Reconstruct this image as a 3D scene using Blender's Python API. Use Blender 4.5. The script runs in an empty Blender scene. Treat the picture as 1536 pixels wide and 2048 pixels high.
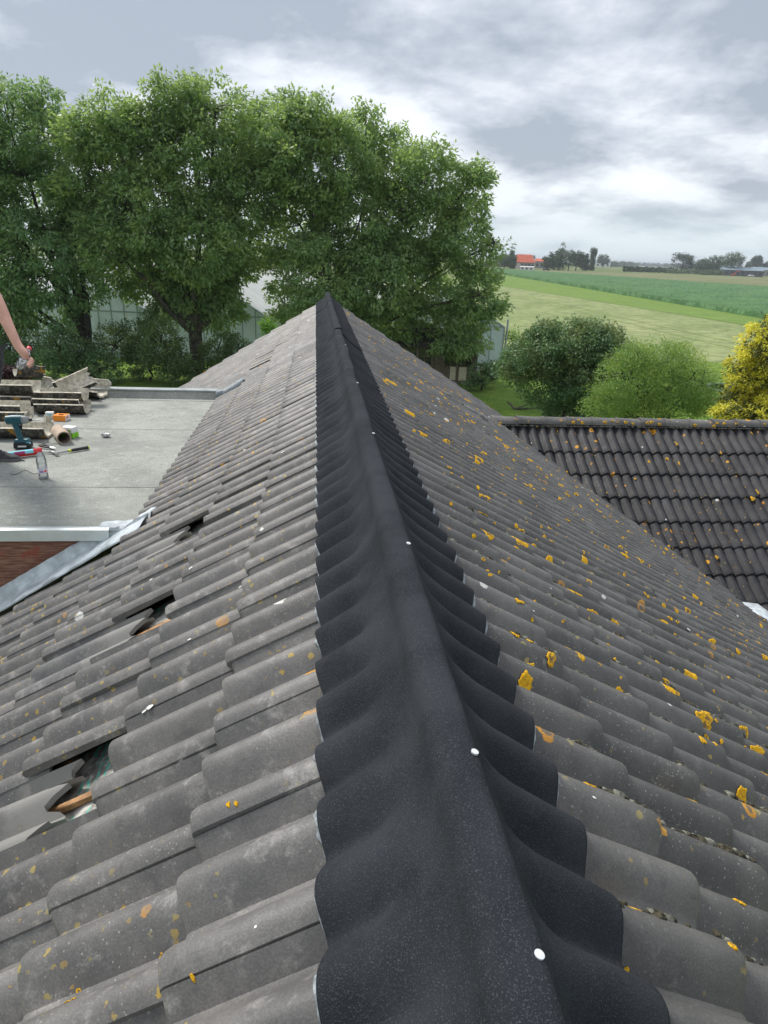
import bpy, bmesh, math, random
import numpy as np
from mathutils import Vector, Matrix, Euler

random.seed(7)
rng = np.random.default_rng(11)
R = math.radians
sc = bpy.context.scene
col = sc.collection

# ------------------------------------------------------------------ camera
FPX, PITCH, YAW, ROLL = 1307.2, 0.3759, 0.1115, 0.0404
CX, CH = -0.2262, 0.8222
TAN, THETA = math.tan(0.5514), 0.5514          # pitch of both slopes
def cam_axes():
    F = np.array([math.sin(YAW)*math.cos(PITCH), math.cos(YAW)*math.cos(PITCH), -math.sin(PITCH)])
    X = np.array([math.cos(YAW), -math.sin(YAW), 0.0]); U = np.cross(X, F)
    c, s = math.cos(ROLL), math.sin(ROLL)
    return F, c*X+s*U, -s*X+c*U
CF, CR, CU = cam_axes()
CC = np.array([CX, 0.0, CH])
cam = bpy.data.cameras.new("camera"); camo = bpy.data.objects.new("camera", cam); col.objects.link(camo)
M = Matrix(((CR[0], CU[0], -CF[0], CX), (CR[1], CU[1], -CF[1], 0), (CR[2], CU[2], -CF[2], CH), (0, 0, 0, 1)))
camo.matrix_world = M
cam.sensor_fit = 'VERTICAL'; cam.sensor_height = 36.0; cam.lens = FPX/2048*36.0
cam.clip_start = 0.05; cam.clip_end = 12000
sc.camera = camo
def ray(px, py): return CF+(px-768)/FPX*CR-(py-1024)/FPX*CU
def on_z(px, py, z):
    d = ray(px, py); return CC+(z-CC[2])/d[2]*d
def on_y(px, py, y):
    d = ray(px, py); return CC+y/d[1]*d
def on_slope(px, py, side, off=0.0):           # side -1 left, +1 right
    d = ray(px, py); t = -side*TAN
    k = (t*CC[0]-CC[2]+off)/(d[2]-t*d[0]); return CC+k*d
def to_px(P):
    d = np.asarray(P, float)-CC; z = d@CF
    return 768+FPX*(d@CR)/z, 1024-FPX*(d@CU)/z, z

# ------------------------------------------------------------------ light
SUN_EL, SUN_AZ = R(52), R(-44)                 # azimuth from +y towards +x
world = bpy.data.worlds.new("World"); sc.world = world; world.use_nodes = True
wt = world.node_tree; wt.nodes.clear()
class NG:                                       # small node helper
    def __init__(s, t): s.t = t
    def n(s, ty, ins=None, **kw):
        x = s.t.nodes.new(ty)
        for k, v in kw.items(): setattr(x, k, v)
        for k, v in (ins or {}).items():
            i = x.inputs[k]
            if isinstance(v, bpy.types.NodeSocket): s.t.links.new(v, i)
            else: i.default_value = v
        return x
    def math(s, op, a, b=0.0, c=0.0, clamp=False):
        x = s.n('ShaderNodeMath', {0: a, 1: b, 2: c}, operation=op); x.use_clamp = clamp; return x.outputs[0]
    def mix(s, f, a, b, bt='MIX'):
        x = s.n('ShaderNodeMix', data_type='RGBA', blend_type=bt)
        for k, v in ((0, f), (6, a), (7, b)):
            if isinstance(v, bpy.types.NodeSocket): s.t.links.new(v, x.inputs[k])
            else: x.inputs[k].default_value = v if k == 0 else (tuple(v)+(1,))[:4]
        return x.outputs[2]
    def noise(s, v, scale, detail=3.0, rough=0.55, dist=0.0):
        return s.n('ShaderNodeTexNoise', {'Vector': v, 'Scale': scale, 'Detail': detail, 'Roughness': rough, 'Distortion': dist})
    def ramp(s, f, pts):
        x = s.n('ShaderNodeValToRGB', {0: f}); e = x.color_ramp.elements
        for i, (p, c) in enumerate(pts):
            q = e[i] if i < 2 else e.new(p)
            q.position = p; q.color = (c, c, c, 1) if isinstance(c, (int, float)) else (tuple(c)+(1,))[:4]
        return x.outputs[0]
    def smooth(s, f, a, b, lo=0.0, hi=1.0):
        x = s.n('ShaderNodeMapRange', {0: f, 1: a, 2: b, 3: lo, 4: hi}, interpolation_type='SMOOTHSTEP'); return x.outputs[0]
w = NG(wt)
tc = w.n('ShaderNodeTexCoord').outputs['Generated']
sep = w.n('ShaderNodeSeparateXYZ', {0: tc})
zz = w.math('ADD', w.math('MAXIMUM', sep.outputs[2], 0.0), 0.24)
pl = w.n('ShaderNodeCombineXYZ', {0: w.math('DIVIDE', sep.outputs[0], zz), 1: w.math('DIVIDE', sep.outputs[1], zz), 2: 0.0}).outputs[0]
SKY_OFF = (12.6, 5.3, 1.48)
pl = w.n('ShaderNodeVectorMath', {0: pl, 1: SKY_OFF}, operation='ADD').outputs[0]
wrp = w.noise(pl, 0.9, 3, 0.5).outputs['Color']
pw = w.mix(0.22, pl, wrp, 'ADD')
big = w.noise(pw, 0.95, 2.5, 0.5).outputs['Fac']
med = w.noise(pw, 2.2, 5, 0.55).outputs['Fac']
fine = w.noise(pw, 8.0, 5, 0.62).outputs['Fac']
puff = w.n('ShaderNodeTexVoronoi', {'Vector': w.mix(0.16, pl, w.noise(pl, 3.4, 4, .6).outputs['Color'], 'ADD'), 'Scale': 2.3, 'Smoothness': .7}, feature='SMOOTH_F1').outputs['Distance']
den = w.math('ADD', w.math('MULTIPLY', big, 0.40), w.math('ADD', w.math('MULTIPLY', med, 0.30), w.math('ADD', w.math('MULTIPLY', fine, 0.15), w.math('MULTIPLY', w.math('SUBTRACT', .70, puff), 0.26))))
cl = w.ramp(den, [(0.36, (0.58, 0.595, 0.62)), (0.44, (0.52, 0.54, 0.57)), (0.50, (0.375, 0.40, 0.44)), (0.57, (0.24, 0.267, 0.31))])
hz = w.smooth(sep.outputs[2], 0.0, 0.11, 1.0, 0.0)
cl = w.mix(w.math('MULTIPLY', hz, 0.72), cl, (0.35, 0.42, 0.465))
sky = w.n('ShaderNodeTexSky', sky_type='NISHITA'); sky.sun_disc = False
sky.sun_elevation = SUN_EL; sky.sun_rotation = SUN_AZ
cl10 = w.n('ShaderNodeVectorMath', {0: cl, 3: 10.0}, operation='SCALE').outputs[0]
mixs = w.mix(0.93, sky.outputs[0], cl10)
bg = w.n('ShaderNodeBackground', {'Color': mixs, 'Strength': 0.078})
wo = w.n('ShaderNodeOutputWorld', {'Surface': bg.outputs[0]})
sun = bpy.data.lights.new("sun", 'SUN'); sun.energy = 1.5; sun.angle = R(14); sun.color = (1.0, 0.96, 0.9)
suno = bpy.data.objects.new("sun", sun); col.objects.link(suno)
sd = Vector((math.sin(SUN_AZ)*math.cos(SUN_EL), math.cos(SUN_AZ)*math.cos(SUN_EL), math.sin(SUN_EL)))
suno.rotation_euler = sd.to_track_quat('Z', 'Y').to_euler()
sc.view_settings.view_transform = 'Standard'; sc.view_settings.look = 'None'
sc.view_settings.exposure = 1.28; sc.view_settings.gamma = 1.0; sc.view_settings.use_curve_mapping = False
sc.render.engine = 'CYCLES'
sc.cycles.max_bounces = 8; sc.cycles.transparent_max_bounces = 24; sc.cycles.volume_bounces = 0
sc.cycles.use_adaptive_sampling = True

# ------------------------------------------------------------------ helpers
class MB:
    def __init__(s): s.v = []; s.f = []; s.a = []
    def n(s): return len(s.v)
    def add(s, vs, fs, M=None):
        o = len(s.v)
        for p in vs:
            s.v.append(tuple(M @ Vector(p)) if M is not None else tuple(float(c) for c in p))
        s.f += [tuple(i+o for i in f) for f in fs]; return s
    def box(s, c, d, M=None, rz=0, taper=1.0, rot=None):
        x, y, z = (k/2 for k in d); vs = []
        E = rot.to_matrix() if rot is not None else Matrix.Rotation(rz, 3, 'Z')
        for k in (-1, 1):
            t = taper if k > 0 else 1
            for i, j in ((-1, -1), (1, -1), (1, 1), (-1, 1)): vs.append(E @ Vector((i*x*t, j*y*t, k*z)) + Vector(c))
        return s.add(vs, [(3, 2, 1, 0), (4, 5, 6, 7), (0, 1, 5, 4), (1, 2, 6, 5), (2, 3, 7, 6), (3, 0, 4, 7)], M)
    def tube(s, pts, rad, n=8, cap=True, M=None):
        pts = [Vector(p) for p in pts]; rad = [rad]*len(pts) if isinstance(rad, (int, float)) else rad
        vs = []; fs = []; up = None
        for i, p in enumerate(pts):
            d = (pts[min(i+1, len(pts)-1)]-pts[max(i-1, 0)]).normalized()
            if up is None: up = Vector((0, 0, 1)) if abs(d.z) < .9 else Vector((1, 0, 0))
            a = d.cross(up).normalized(); b = a.cross(d).normalized(); up = b
            for k in range(n):
                t = 2*math.pi*k/n; vs.append(p+(a*math.cos(t)+b*math.sin(t))*rad[i])
        for i in range(len(pts)-1):
            for k in range(n):
                fs.append((i*n+k, i*n+(k+1) % n, (i+1)*n+(k+1) % n, (i+1)*n+k))
        if cap:
            fs.append(tuple(range(n))[::-1]); fs.append(tuple((len(pts)-1)*n+k for k in range(n)))
        return s.add(vs, fs, M)
    def lathe(s, prof, n=16, M=None):           # profile of (r, z) around z
        vs = []; fs = []
        for r, z in prof:
            for k in range(n):
                t = 2*math.pi*k/n; vs.append((r*math.cos(t), r*math.sin(t), z))
        for i in range(len(prof)-1):
            for k in range(n): fs.append((i*n+k, i*n+(k+1) % n, (i+1)*n+(k+1) % n, (i+1)*n+k))
        if prof[0][0] > 1e-4: fs.append(tuple(range(n))[::-1])
        if prof[-1][0] > 1e-4: fs.append(tuple((len(prof)-1)*n+k for k in range(n)))
        return s.add(vs, fs, M)
    def poly(s, pts): return s.add(pts, [tuple(range(len(pts)))])
    def mesh(s, name, mat, smooth=None):
        me = bpy.data.meshes.new(name); me.from_pydata(s.v, [], s.f); me.update()
        if mat is not None: me.materials.append(mat)
        if smooth:
            me.shade_smooth(); me.set_sharp_from_angle(angle=R(smooth))
        return me
    def build(s, name, mat, parent=None, smooth=None, bevel=0.0, **props):
        o = ob(name, s.mesh(name, mat, smooth), parent, **props)
        if bevel:
            m = o.modifiers.new('bevel', 'BEVEL'); m.width = bevel; m.segments = 2; m.limit_method = 'ANGLE'
        return o
def ob(name, data, parent=None, **props):
    o = bpy.data.objects.new(name, data); col.objects.link(o)
    if parent is not None: o.parent = parent
    for k, v in props.items():
        if v is not None: o[k] = v
    return o
def thing(name, label, cat, loc=(0, 0, 0), rz=0.0, group=None):
    o = ob(name, None, label=label, category=cat, group=group)
    o.location = loc; o.rotation_euler = (0, 0, rz); o.empty_display_size = .2
    return o
def np_mesh(name, V, F, mat, attr=None, smooth=False):     # V (n,3)  F (m,3|4)
    me = bpy.data.meshes.new(name); k = F.shape[1]
    me.vertices.add(len(V)); me.vertices.foreach_set('co', np.ascontiguousarray(V, np.float32).ravel())
    me.loops.add(F.size); me.loops.foreach_set('vertex_index', np.ascontiguousarray(F, np.int32).ravel())
    me.polygons.add(len(F)); me.polygons.foreach_set('loop_start', np.arange(0, F.size, k, dtype=np.int32))
    me.update(calc_edges=True)
    if attr is not None:
        a = me.attributes.new('rnd', 'FLOAT', 'POINT'); a.data.foreach_set('value', attr.astype(np.float32))
    if mat is not None: me.materials.append(mat)
    if smooth: me.shade_smooth()
    me.validate(); return me

# ------------------------------------------------------------------ materials
def new_mat(name):
    m = bpy.data.materials.new(name); m.use_nodes = True; t = m.node_tree; t.nodes.clear()
    g = NG(t); b = g.n('ShaderNodeBsdfPrincipled'); o = g.n('ShaderNodeOutputMaterial', {'Surface': b.outputs[0]})
    g.b = b; g.o = o; return m, g
def setp(g, **kw):
    names = {'color': 'Base Color', 'rough': 'Roughness', 'metal': 'Metallic', 'spec': 'Specular IOR Level', 'normal': 'Normal', 'trans': 'Transmission Weight', 'sheen': 'Sheen Weight', 'sss': 'Subsurface Weight', 'coat': 'Coat Weight'}
    for k, v in kw.items():
        i = g.b.inputs[names[k]]
        if isinstance(v, bpy.types.NodeSocket): g.t.links.new(v, i)
        else: i.default_value = (tuple(v)+(1,))[:4] if k == 'color' else v
def bump(g, h, strength=0.3, dist=0.01):
    return g.n('ShaderNodeBump', {'Height': h, 'Strength': strength, 'Distance': dist}).outputs[0]
def simple(name, c, rough=0.6, metal=0.0, var=0.15, scale=20.0, bmp=0.0, spec=0.5):
    m, g = new_mat(name)
    P = g.n('ShaderNodeNewGeometry').outputs['Position']
    nz = g.noise(P, scale, 4, 0.6).outputs['Fac']
    dark = tuple(x*(1-var) for x in c); lite = tuple(min(1, x*(1+var)) for x in c)
    setp(g, color=g.mix(g.smooth(nz, .35, .65), dark, lite), rough=rough, metal=metal, spec=spec)
    if bmp: setp(g, normal=bump(g, nz, bmp, 0.005))
    return m
def tile_material(name, base, warm, orange, white, ochre, big_lichen, grime, fleck=0.5):
    m, g = new_mat(name)
    P = g.n('ShaderNodeNewGeometry').outputs['Position']
    rnd = g.math('FRACT', g.math('ADD', g.n('ShaderNodeAttribute', attribute_name='rnd').outputs['Fac'], g.n('ShaderNodeObjectInfo').outputs['Random']))
    n1 = g.noise(P, 3.2, 5, 0.65, 0.3).outputs['Fac']
    n2 = g.noise(P, 14.0, 6, 0.7).outputs['Fac']
    n3 = g.noise(P, 240.0, 3, 0.6).outputs['Fac']
    c = g.mix(g.smooth(n1, .35, .68), base, warm)
    c = g.mix(g.math('MULTIPLY', g.smooth(n2, .52, .72), grime), c, tuple(min(1, k*1.75+.02) for k in warm))   # chalky scuffs
    c = g.mix(g.math('MULTIPLY', g.smooth(n2, .46, .30), .45), c, tuple(k*.55 for k in base))
    hs = g.n('ShaderNodeHueSaturation', {'Value': g.math('ADD', 0.80, g.math('MULTIPLY', rnd, 0.36)), 'Color': c}); c = hs.outputs[0]
    gr = g.smooth(n3, .35, .7, .84, 1.17)
    c = g.mix(1.0, c, g.n('ShaderNodeCombineColor', {0: gr, 1: gr, 2: gr}).outputs[0], 'MULTIPLY')
    wp = g.mix(0.006, P, g.noise(P, 60.0, 3, 0.6).outputs['Color'], 'ADD')
    hgt = g.math('MULTIPLY', n3, .25)
    # small pale flecks
    v = g.n('ShaderNodeTexVoronoi', {'Vector': wp, 'Scale': 130.0, 'Randomness': 1.0})
    sc_ = g.n('ShaderNodeSeparateColor', {0: v.outputs['Color']})
    k = g.math('MULTIPLY', g.math('GREATER_THAN', sc_.outputs[0], 1-fleck*.5), g.math('LESS_THAN', v.outputs['Distance'], g.math('MULTIPLY', sc_.outputs[1], .30)))
    patch = g.smooth(g.noise(P, 2.1, 3, .6).outputs['Fac'], .38, .62)
    c = g.mix(g.math('MULTIPLY', g.math('MULTIPLY', k, patch), .75), c, (.36, .36, .32))
    def spots(c, hgt, scale, thr, rad, colr, col2, ring, off, zone=None, amt=.95):
        q = g.n('ShaderNodeVectorMath', {0: g.mix(0.022, P, g.noise(P, 75.0, 5, .75).outputs['Color'], 'ADD'), 1: (off, off*1.7, off*.3)}, operation='ADD').outputs[0]
        v = g.n('ShaderNodeTexVoronoi', {'Vector': q, 'Scale': scale, 'Randomness': 1.0})
        s = g.n('ShaderNodeSeparateColor', {0: v.outputs['Color']})
        r = g.math('MULTIPLY', g.math('ADD', g.math('POWER', s.outputs[1], 2.0), .25), rad)
        inside = g.math('LESS_THAN', v.outputs['Distance'], r)
        k = g.math('MULTIPLY', g.math('GREATER_THAN', s.outputs[0], thr), inside)
        if zone is not None: k = g.math('MULTIPLY', k, zone)
        cc = g.mix(g.smooth(n2, .4, .6), colr, col2)
        if ring:
            hole = g.math('MULTIPLY', g.math('LESS_THAN', v.outputs['Distance'], g.math('MULTIPLY', r, .52)), g.math('GREATER_THAN', n2, .47))
            k = g.math('MULTIPLY', k, g.math('SUBTRACT', 1.0, g.math('MULTIPLY', hole, .85)))
        c = g.mix(g.math('MULTIPLY', k, amt), c, cc)
        return c, g.math('ADD', hgt, g.math('MULTIPLY', k, .8))
    zon = g.smooth(g.noise(P, 1.3, 4, .65).outputs['Fac'], .42, .56)
    if white:  c, hgt = spots(c, hgt, 9.0, 1-white, .20, (.68, .68, .64), (.5, .5, .47), False, 3.1)
    if ochre:  c, hgt = spots(c, hgt, 42.0, 1-ochre, .36, (.42, .27, .04), (.34, .28, .10), False, 7.7, zon, .9)
    if orange: c, hgt = spots(c, hgt, 13.0, 1-orange, .36, (.62, .30, .015), (.50, .22, .01), True, 11.3, zon)
    if big_lichen: c, hgt = spots(c, hgt, 5.5, 1-big_lichen, .30, (.66, .34, .015), (.55, .24, .01), True, 17.9)
    grey = g.math('MULTIPLY', g.smooth(g.noise(P, 22.0, 5, .75).outputs['Fac'], .60, .70), .5)
    c = g.mix(g.math('MULTIPLY', grey, patch), c, (.30, .30, .27))
    setp(g, color=c, rough=g.math('SUBTRACT', .66, g.math('MULTIPLY', n1, .22)), spec=.55, normal=bump(g, hgt, .55, .004))
    return m
m_tileL = tile_material('weathered_concrete_tile', (.104, .101, .099), (.172, .164, .154), .05, .10, .42, 0, .75, .8)
m_tileR = tile_material('lichened_concrete_tile', (.077, .0745, .073), (.127, .121, .115), .08, .08, .10, 0, .25, 1.0)
m_tileW = tile_material('dark_wing_tile', (.030, .030, .034), (.047, .046, .050), .12, .035, .08, .12, .12, .3)
[n for n in m_tileW.node_tree.nodes if n.type == 'BSDF_PRINCIPLED'][0].inputs['Specular IOR Level'].default_value = .22
def felt_material():
    m, g = new_mat('charcoal_fleece')
    P = g.n('ShaderNodeNewGeometry').outputs['Position']
    a = g.noise(P, 5.0, 5, .6).outputs['Fac']; b = g.noise(P, 420.0, 2, .7).outputs['Fac']; f = g.noise(P, 60., 4, .7).outputs['Fac']
    c = g.mix(g.smooth(a, .35, .65), (.0200, .0232, .028), (.034, .038, .0445))
    c = g.mix(g.smooth(b, .52, .74), c, (.078, .085, .096)); c = g.mix(g.math('MULTIPLY', g.smooth(f, .5, .75), .3), c, (.034, .038, .045))
    setp(g, color=c, rough=.95, spec=.10, normal=bump(g, g.math('ADD', b, g.math('MULTIPLY', f, .5)), .5, .003))
    return m
m_felt = felt_material()
m_seal = simple('grey_butyl', (.24, .27, .29), .5, 0, .35, 60, .4)
m_under = simple('dusty_underlay', (.10, .095, .085), .9, 0, .6, 18, .4)
m_batten = simple('pine_batten', (.36, .20, .09), .8, 0, .35, 30, .2)
m_lead = simple('lead_sheet', (.52, .57, .60), .6, .08, .22, 9, .25)
m_alu = simple('aluminium_trim', (.62, .66, .66), .42, .35, .08, 4)
m_gyp = simple('dull_zinc', (.33, .36, .36), .6, .2, .15, 8)
m_nail = simple('white_screw_head', (.8, .82, .85), .35, .3, .04, 5)
m_hole = simple('shadow_gap', (.01, .01, .01), 1)

def wood_paint():
    m, g = new_mat('peeling_red_stain')
    P = g.n('ShaderNodeNewGeometry').outputs['Position']
    st = g.n('ShaderNodeMapping', {'Vector': P, 'Scale': (2.5, 1, 34)}).outputs[0]
    a = g.noise(st, 3.0, 6, .7).outputs['Fac']; b = g.noise(P, 5, 4, .6).outputs['Fac']
    c = g.mix(g.smooth(a, .38, .62), (.13, .045, .030), (.28, .145, .095))
    c = g.mix(g.smooth(b, .54, .66), c, (.26, .05, .03)); c = g.mix(g.math('MULTIPLY', g.smooth(a, .64, .72), .7), c, (.50, .38, .30))
    setp(g, color=c, rough=.72, normal=bump(g, a, .4, .004)); return m
m_red = wood_paint()
def flatroof_mat():
    m, g = new_mat('mineral_roofing_felt')
    P = g.n('ShaderNodeNewGeometry').outputs['Position']
    a = g.noise(P, 1.6, 5, .65, .4).outputs['Fac']; b = g.noise(P, 170, 2, .7).outputs['Fac']
    st = g.n('ShaderNodeMapping', {'Vector': P, 'Scale': (1, 1.5, 1)}).outputs[0]
    d = g.noise(st, 11, 7, .78, .6).outputs['Fac']
    c = g.mix(g.smooth(a, .3, .7), (.255, .268, .243), (.36, .372, .336))
    c = g.mix(g.math('MULTIPLY', g.smooth(d, .52, .66), .55), c, (.48, .485, .45)); c = g.mix(g.math('MULTIPLY', g.smooth(d, .46, .30), .5), c, (.17, .175, .165))
    gr = g.smooth(b, .3, .7, .66, 1.36); c = g.mix(1., c, g.n('ShaderNodeCombineColor', {0: gr, 1: gr, 2: gr}).outputs[0], 'MULTIPLY')
    setp(g, color=c, rough=.95, spec=.2, normal=bump(g, b, .5, .003)); return m
m_flat = flatroof_mat()
def leaf_mat(name, a, b, c_, trans=.35, rough=.5, tip=None):
    m = bpy.data.materials.new(name); m.use_nodes = True; t = m.node_tree; t.nodes.clear(); g = NG(t)
    rn = g.n('ShaderNodeAttribute', attribute_name='rnd').outputs['Fac']
    P = g.n('ShaderNodeNewGeometry').outputs['Position']
    cl = g.noise(P, .7, 3, .6).outputs['Fac']
    c = g.mix(rn, a, b); c = g.mix(g.math('MULTIPLY', g.smooth(cl, .48, .66), .7), c, c_)
    if tip: c = g.mix(g.math('GREATER_THAN', rn, tip[0]), c, tip[1])
    p = g.n('ShaderNodeBsdfPrincipled', {'Base Color': c, 'Roughness': rough, 'Specular IOR Level': .45})
    tr = g.n('ShaderNodeBsdfTranslucent', {'Color': g.mix(.5, c, (c_[0]*1.3, c_[1]*1.4, c_[2]*.7))})
    mx = g.n('ShaderNodeMixShader', {0: trans, 1: p.outputs[0], 2: tr.outputs[0]})
    g.n('ShaderNodeOutputMaterial', {'Surface': mx.outputs[0]}); return m
m_walnut = leaf_mat('walnut_leaf', (.175, .275, .130), (.265, .395, .175), (.37, .47, .16), .50, .40)
m_walnut2 = leaf_mat('walnut_leaf_dark', (.140, .245, .125), (.220, .360, .165), (.30, .42, .15), .48, .42)
m_bush = leaf_mat('hedge_leaf', (.08, .14, .06), (.15, .24, .085), (.21, .29, .085), .28, .5)
m_dkbush = leaf_mat('dark_shrub_leaf', (.085, .18, .085), (.15, .28, .11), (.24, .27, .11), .28, .45)
m_ltbush = leaf_mat('pale_shrub_leaf', (.17, .30, .085), (.26, .40, .12), (.37, .45, .11), .35, .55)
m_conif = leaf_mat('golden_conifer_leaf', (.56, .54, .05), (.82, .75, .08), (.92, .82, .14), .25, .6)
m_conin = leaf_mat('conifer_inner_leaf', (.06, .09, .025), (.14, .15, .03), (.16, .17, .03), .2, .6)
m_redleaf = leaf_mat('purple_leaf', (.045, .012, .022), (.075, .02, .03), (.06, .02, .03), .2)
m_lime = leaf_mat('sapling_leaf', (.12, .27, .03), (.2, .38, .05), (.2, .38, .05), .4)
m_bark = simple('grey_bark', (.10, .092, .075), .95, 0, .45, 7, .8)
m_bark_dk = simple('dark_bark', (.042, .042, .036), .95, 0, .4, 7, .6)

# ------------------------------------------------------------------ setting: ground and fields
GZ = -6.3
def ground_mat(name, a, b, c_, s1, s2, stretch=(1, 1, 1), rot=0.0, rough=.95, bmp=.3):
    m, g = new_mat(name)
    P = g.n('ShaderNodeNewGeometry').outputs['Position']
    Q = g.n('ShaderNodeMapping', {'Vector': P, 'Rotation': (0, 0, rot)}).outputs[0]
    Q = g.n('ShaderNodeMapping', {'Vector': Q, 'Scale': stretch}).outputs[0]
    x = g.noise(Q, s1, 5, .65, .5).outputs['Fac']; y = g.noise(P, s2, 4, .7).outputs['Fac']; z = g.noise(P, s2*9, 3, .7).outputs['Fac']
    c = g.mix(g.smooth(x, .35, .65), a, b); c = g.mix(g.math('MULTIPLY', g.smooth(y, .5, .72), .75), c, c_)
    gr = g.smooth(z, .3, .7, .75, 1.22); c = g.mix(1., c, g.n('ShaderNodeCombineColor', {0: gr, 1: gr, 2: gr}).outputs[0], 'MULTIPLY')
    setp(g, color=c, rough=rough, spec=.15, normal=bump(g, z, bmp, .05)); return m
m_land = ground_mat('far_farmland', (.10, .15, .05), (.15, .17, .06), (.20, .19, .09), .02, .05)
m_lawn = ground_mat('lawn_grass', (.10, .175, .025), (.145, .235, .032), (.18, .255, .045), .35, .6)
m_field = ground_mat('mown_meadow', (.19, .235, .095), (.245, .285, .125), (.31, .325, .165), .16, .10, (1, .28, 1), .62)
m_limes = ground_mat('field_margin_grass', (.125, .205, .045), (.165, .25, .055), (.19, .26, .08), .3, .5)
m_maize = ground_mat('maize_rows', (.065, .145, .060), (.095, .190, .075), (.13, .235, .085), .25, .35, (1, .25, 1), .9, .8)
m_tan = ground_mat('stubble_strip', (.155, .175, .080), (.20, .20, .105), (.12, .16, .06), .05, .08, (1, .3, 1), .7)
def sheet(name, pts, mat, z, **p):
    mb = MB(); mb.poly([(x, y, z) for x, y in pts]); return mb.build(name, mat, kind='structure', **p)
def gp(px, py): q = on_z(px, py, GZ); return (q[0], q[1])
sheet('ground', [(-3300, -250), (4300, -250), (4300, 8200), (-3300, 8200)], m_land, GZ)
sheet('lawn', [(-30, -20), (40, -20), (44, 52), (20, 52), (12, 50), (-30, 50)], m_lawn, GZ+.02)
f1, f2 = gp(1009, 573), gp(1496, 652)
dx, dy = f2[0]-f1[0], f2[1]-f1[1]
def ext(a, b, k): return (a[0]+(b[0]-a[0])*k, a[1]+(b[1]-a[1])*k)
e1, e2 = gp(990, 547), gp(1496, 633)
m1, m2 = gp(988, 538.6), gp(1536, 577)
t1, t2 = gp(988, 536.9), gp(1536, 556)
sheet('meadow', [(11, 51), (31, 50.5), (46, 45), (80, 30), ext(f1, f2, 1.35), f2, f1, ext(f2, f1, 1.6), (-40, 120), (-10, 56)], m_field, GZ+.04)
for (qa, qb) in (((1010, 584), (1500, 693)), ((1010, 588), (1490, 704))):
    A_, B_ = gp(*qa), gp(*qb); sheet('wheel_track', [A_, B_, (B_[0]-.2, B_[1]-.7), (A_[0]-.2, A_[1]-1.6)][::-1], m_lawn, GZ+.055)
sheet('field_margin', [ext(f2, f1, 1.4), f1, f2, ext(f1, f2, 1.35), ext(e1, e2, 1.25), e2, e1, ext(e2, e1, 1.15)][::-1], m_limes, GZ+.07)
# the maize stands about a metre high: a raised, rough sheet
def crop_mesh(A, B, C, D, h, nx, ny, mat):
    A, B, C, D = (np.array(q) for q in (A, B, C, D)); V = []; 
    u = np.linspace(0, 1, nx)[None, :, None]; v = (np.linspace(0, 1, ny)**2.2)[:, None, None]
    P = (A*(1-u)+B*u)*(1-v)+(D*(1-u)+C*u)*v
    Z = np.full(P.shape[:2], GZ+h)+rng.normal(0, .13, P.shape[:2]); Z[0, :] = GZ; Z[-1, :] = GZ; Z[:, 0] = GZ; Z[:, -1] = GZ
    V = np.concatenate([P, Z[..., None]], 2).reshape(-1, 3)
    i = (np.arange(ny-1)[:, None]*nx+np.arange(nx-1)[None]).ravel()
    return np_mesh('maize_field', V, np.stack([i, i+1, i+1+nx, i+nx], 1), mat)
ob('maize_field', crop_mesh(ext(e2, e1, 1.08), ext(e1, e2, 1.2), ext(m1, m2, 1.08), ext(m2, m1, 1.02), .8, 500, 240, m_maize), kind='structure')
sheet('stubble_field', [ext(m2, m1, 1.05), m1, m2, ext(m1, m2, 1.1), ext(t1, t2, 1.1), t2, t1, ext(t2, t1, 1.05)][::-1], m_tan, GZ+.10)

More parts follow.
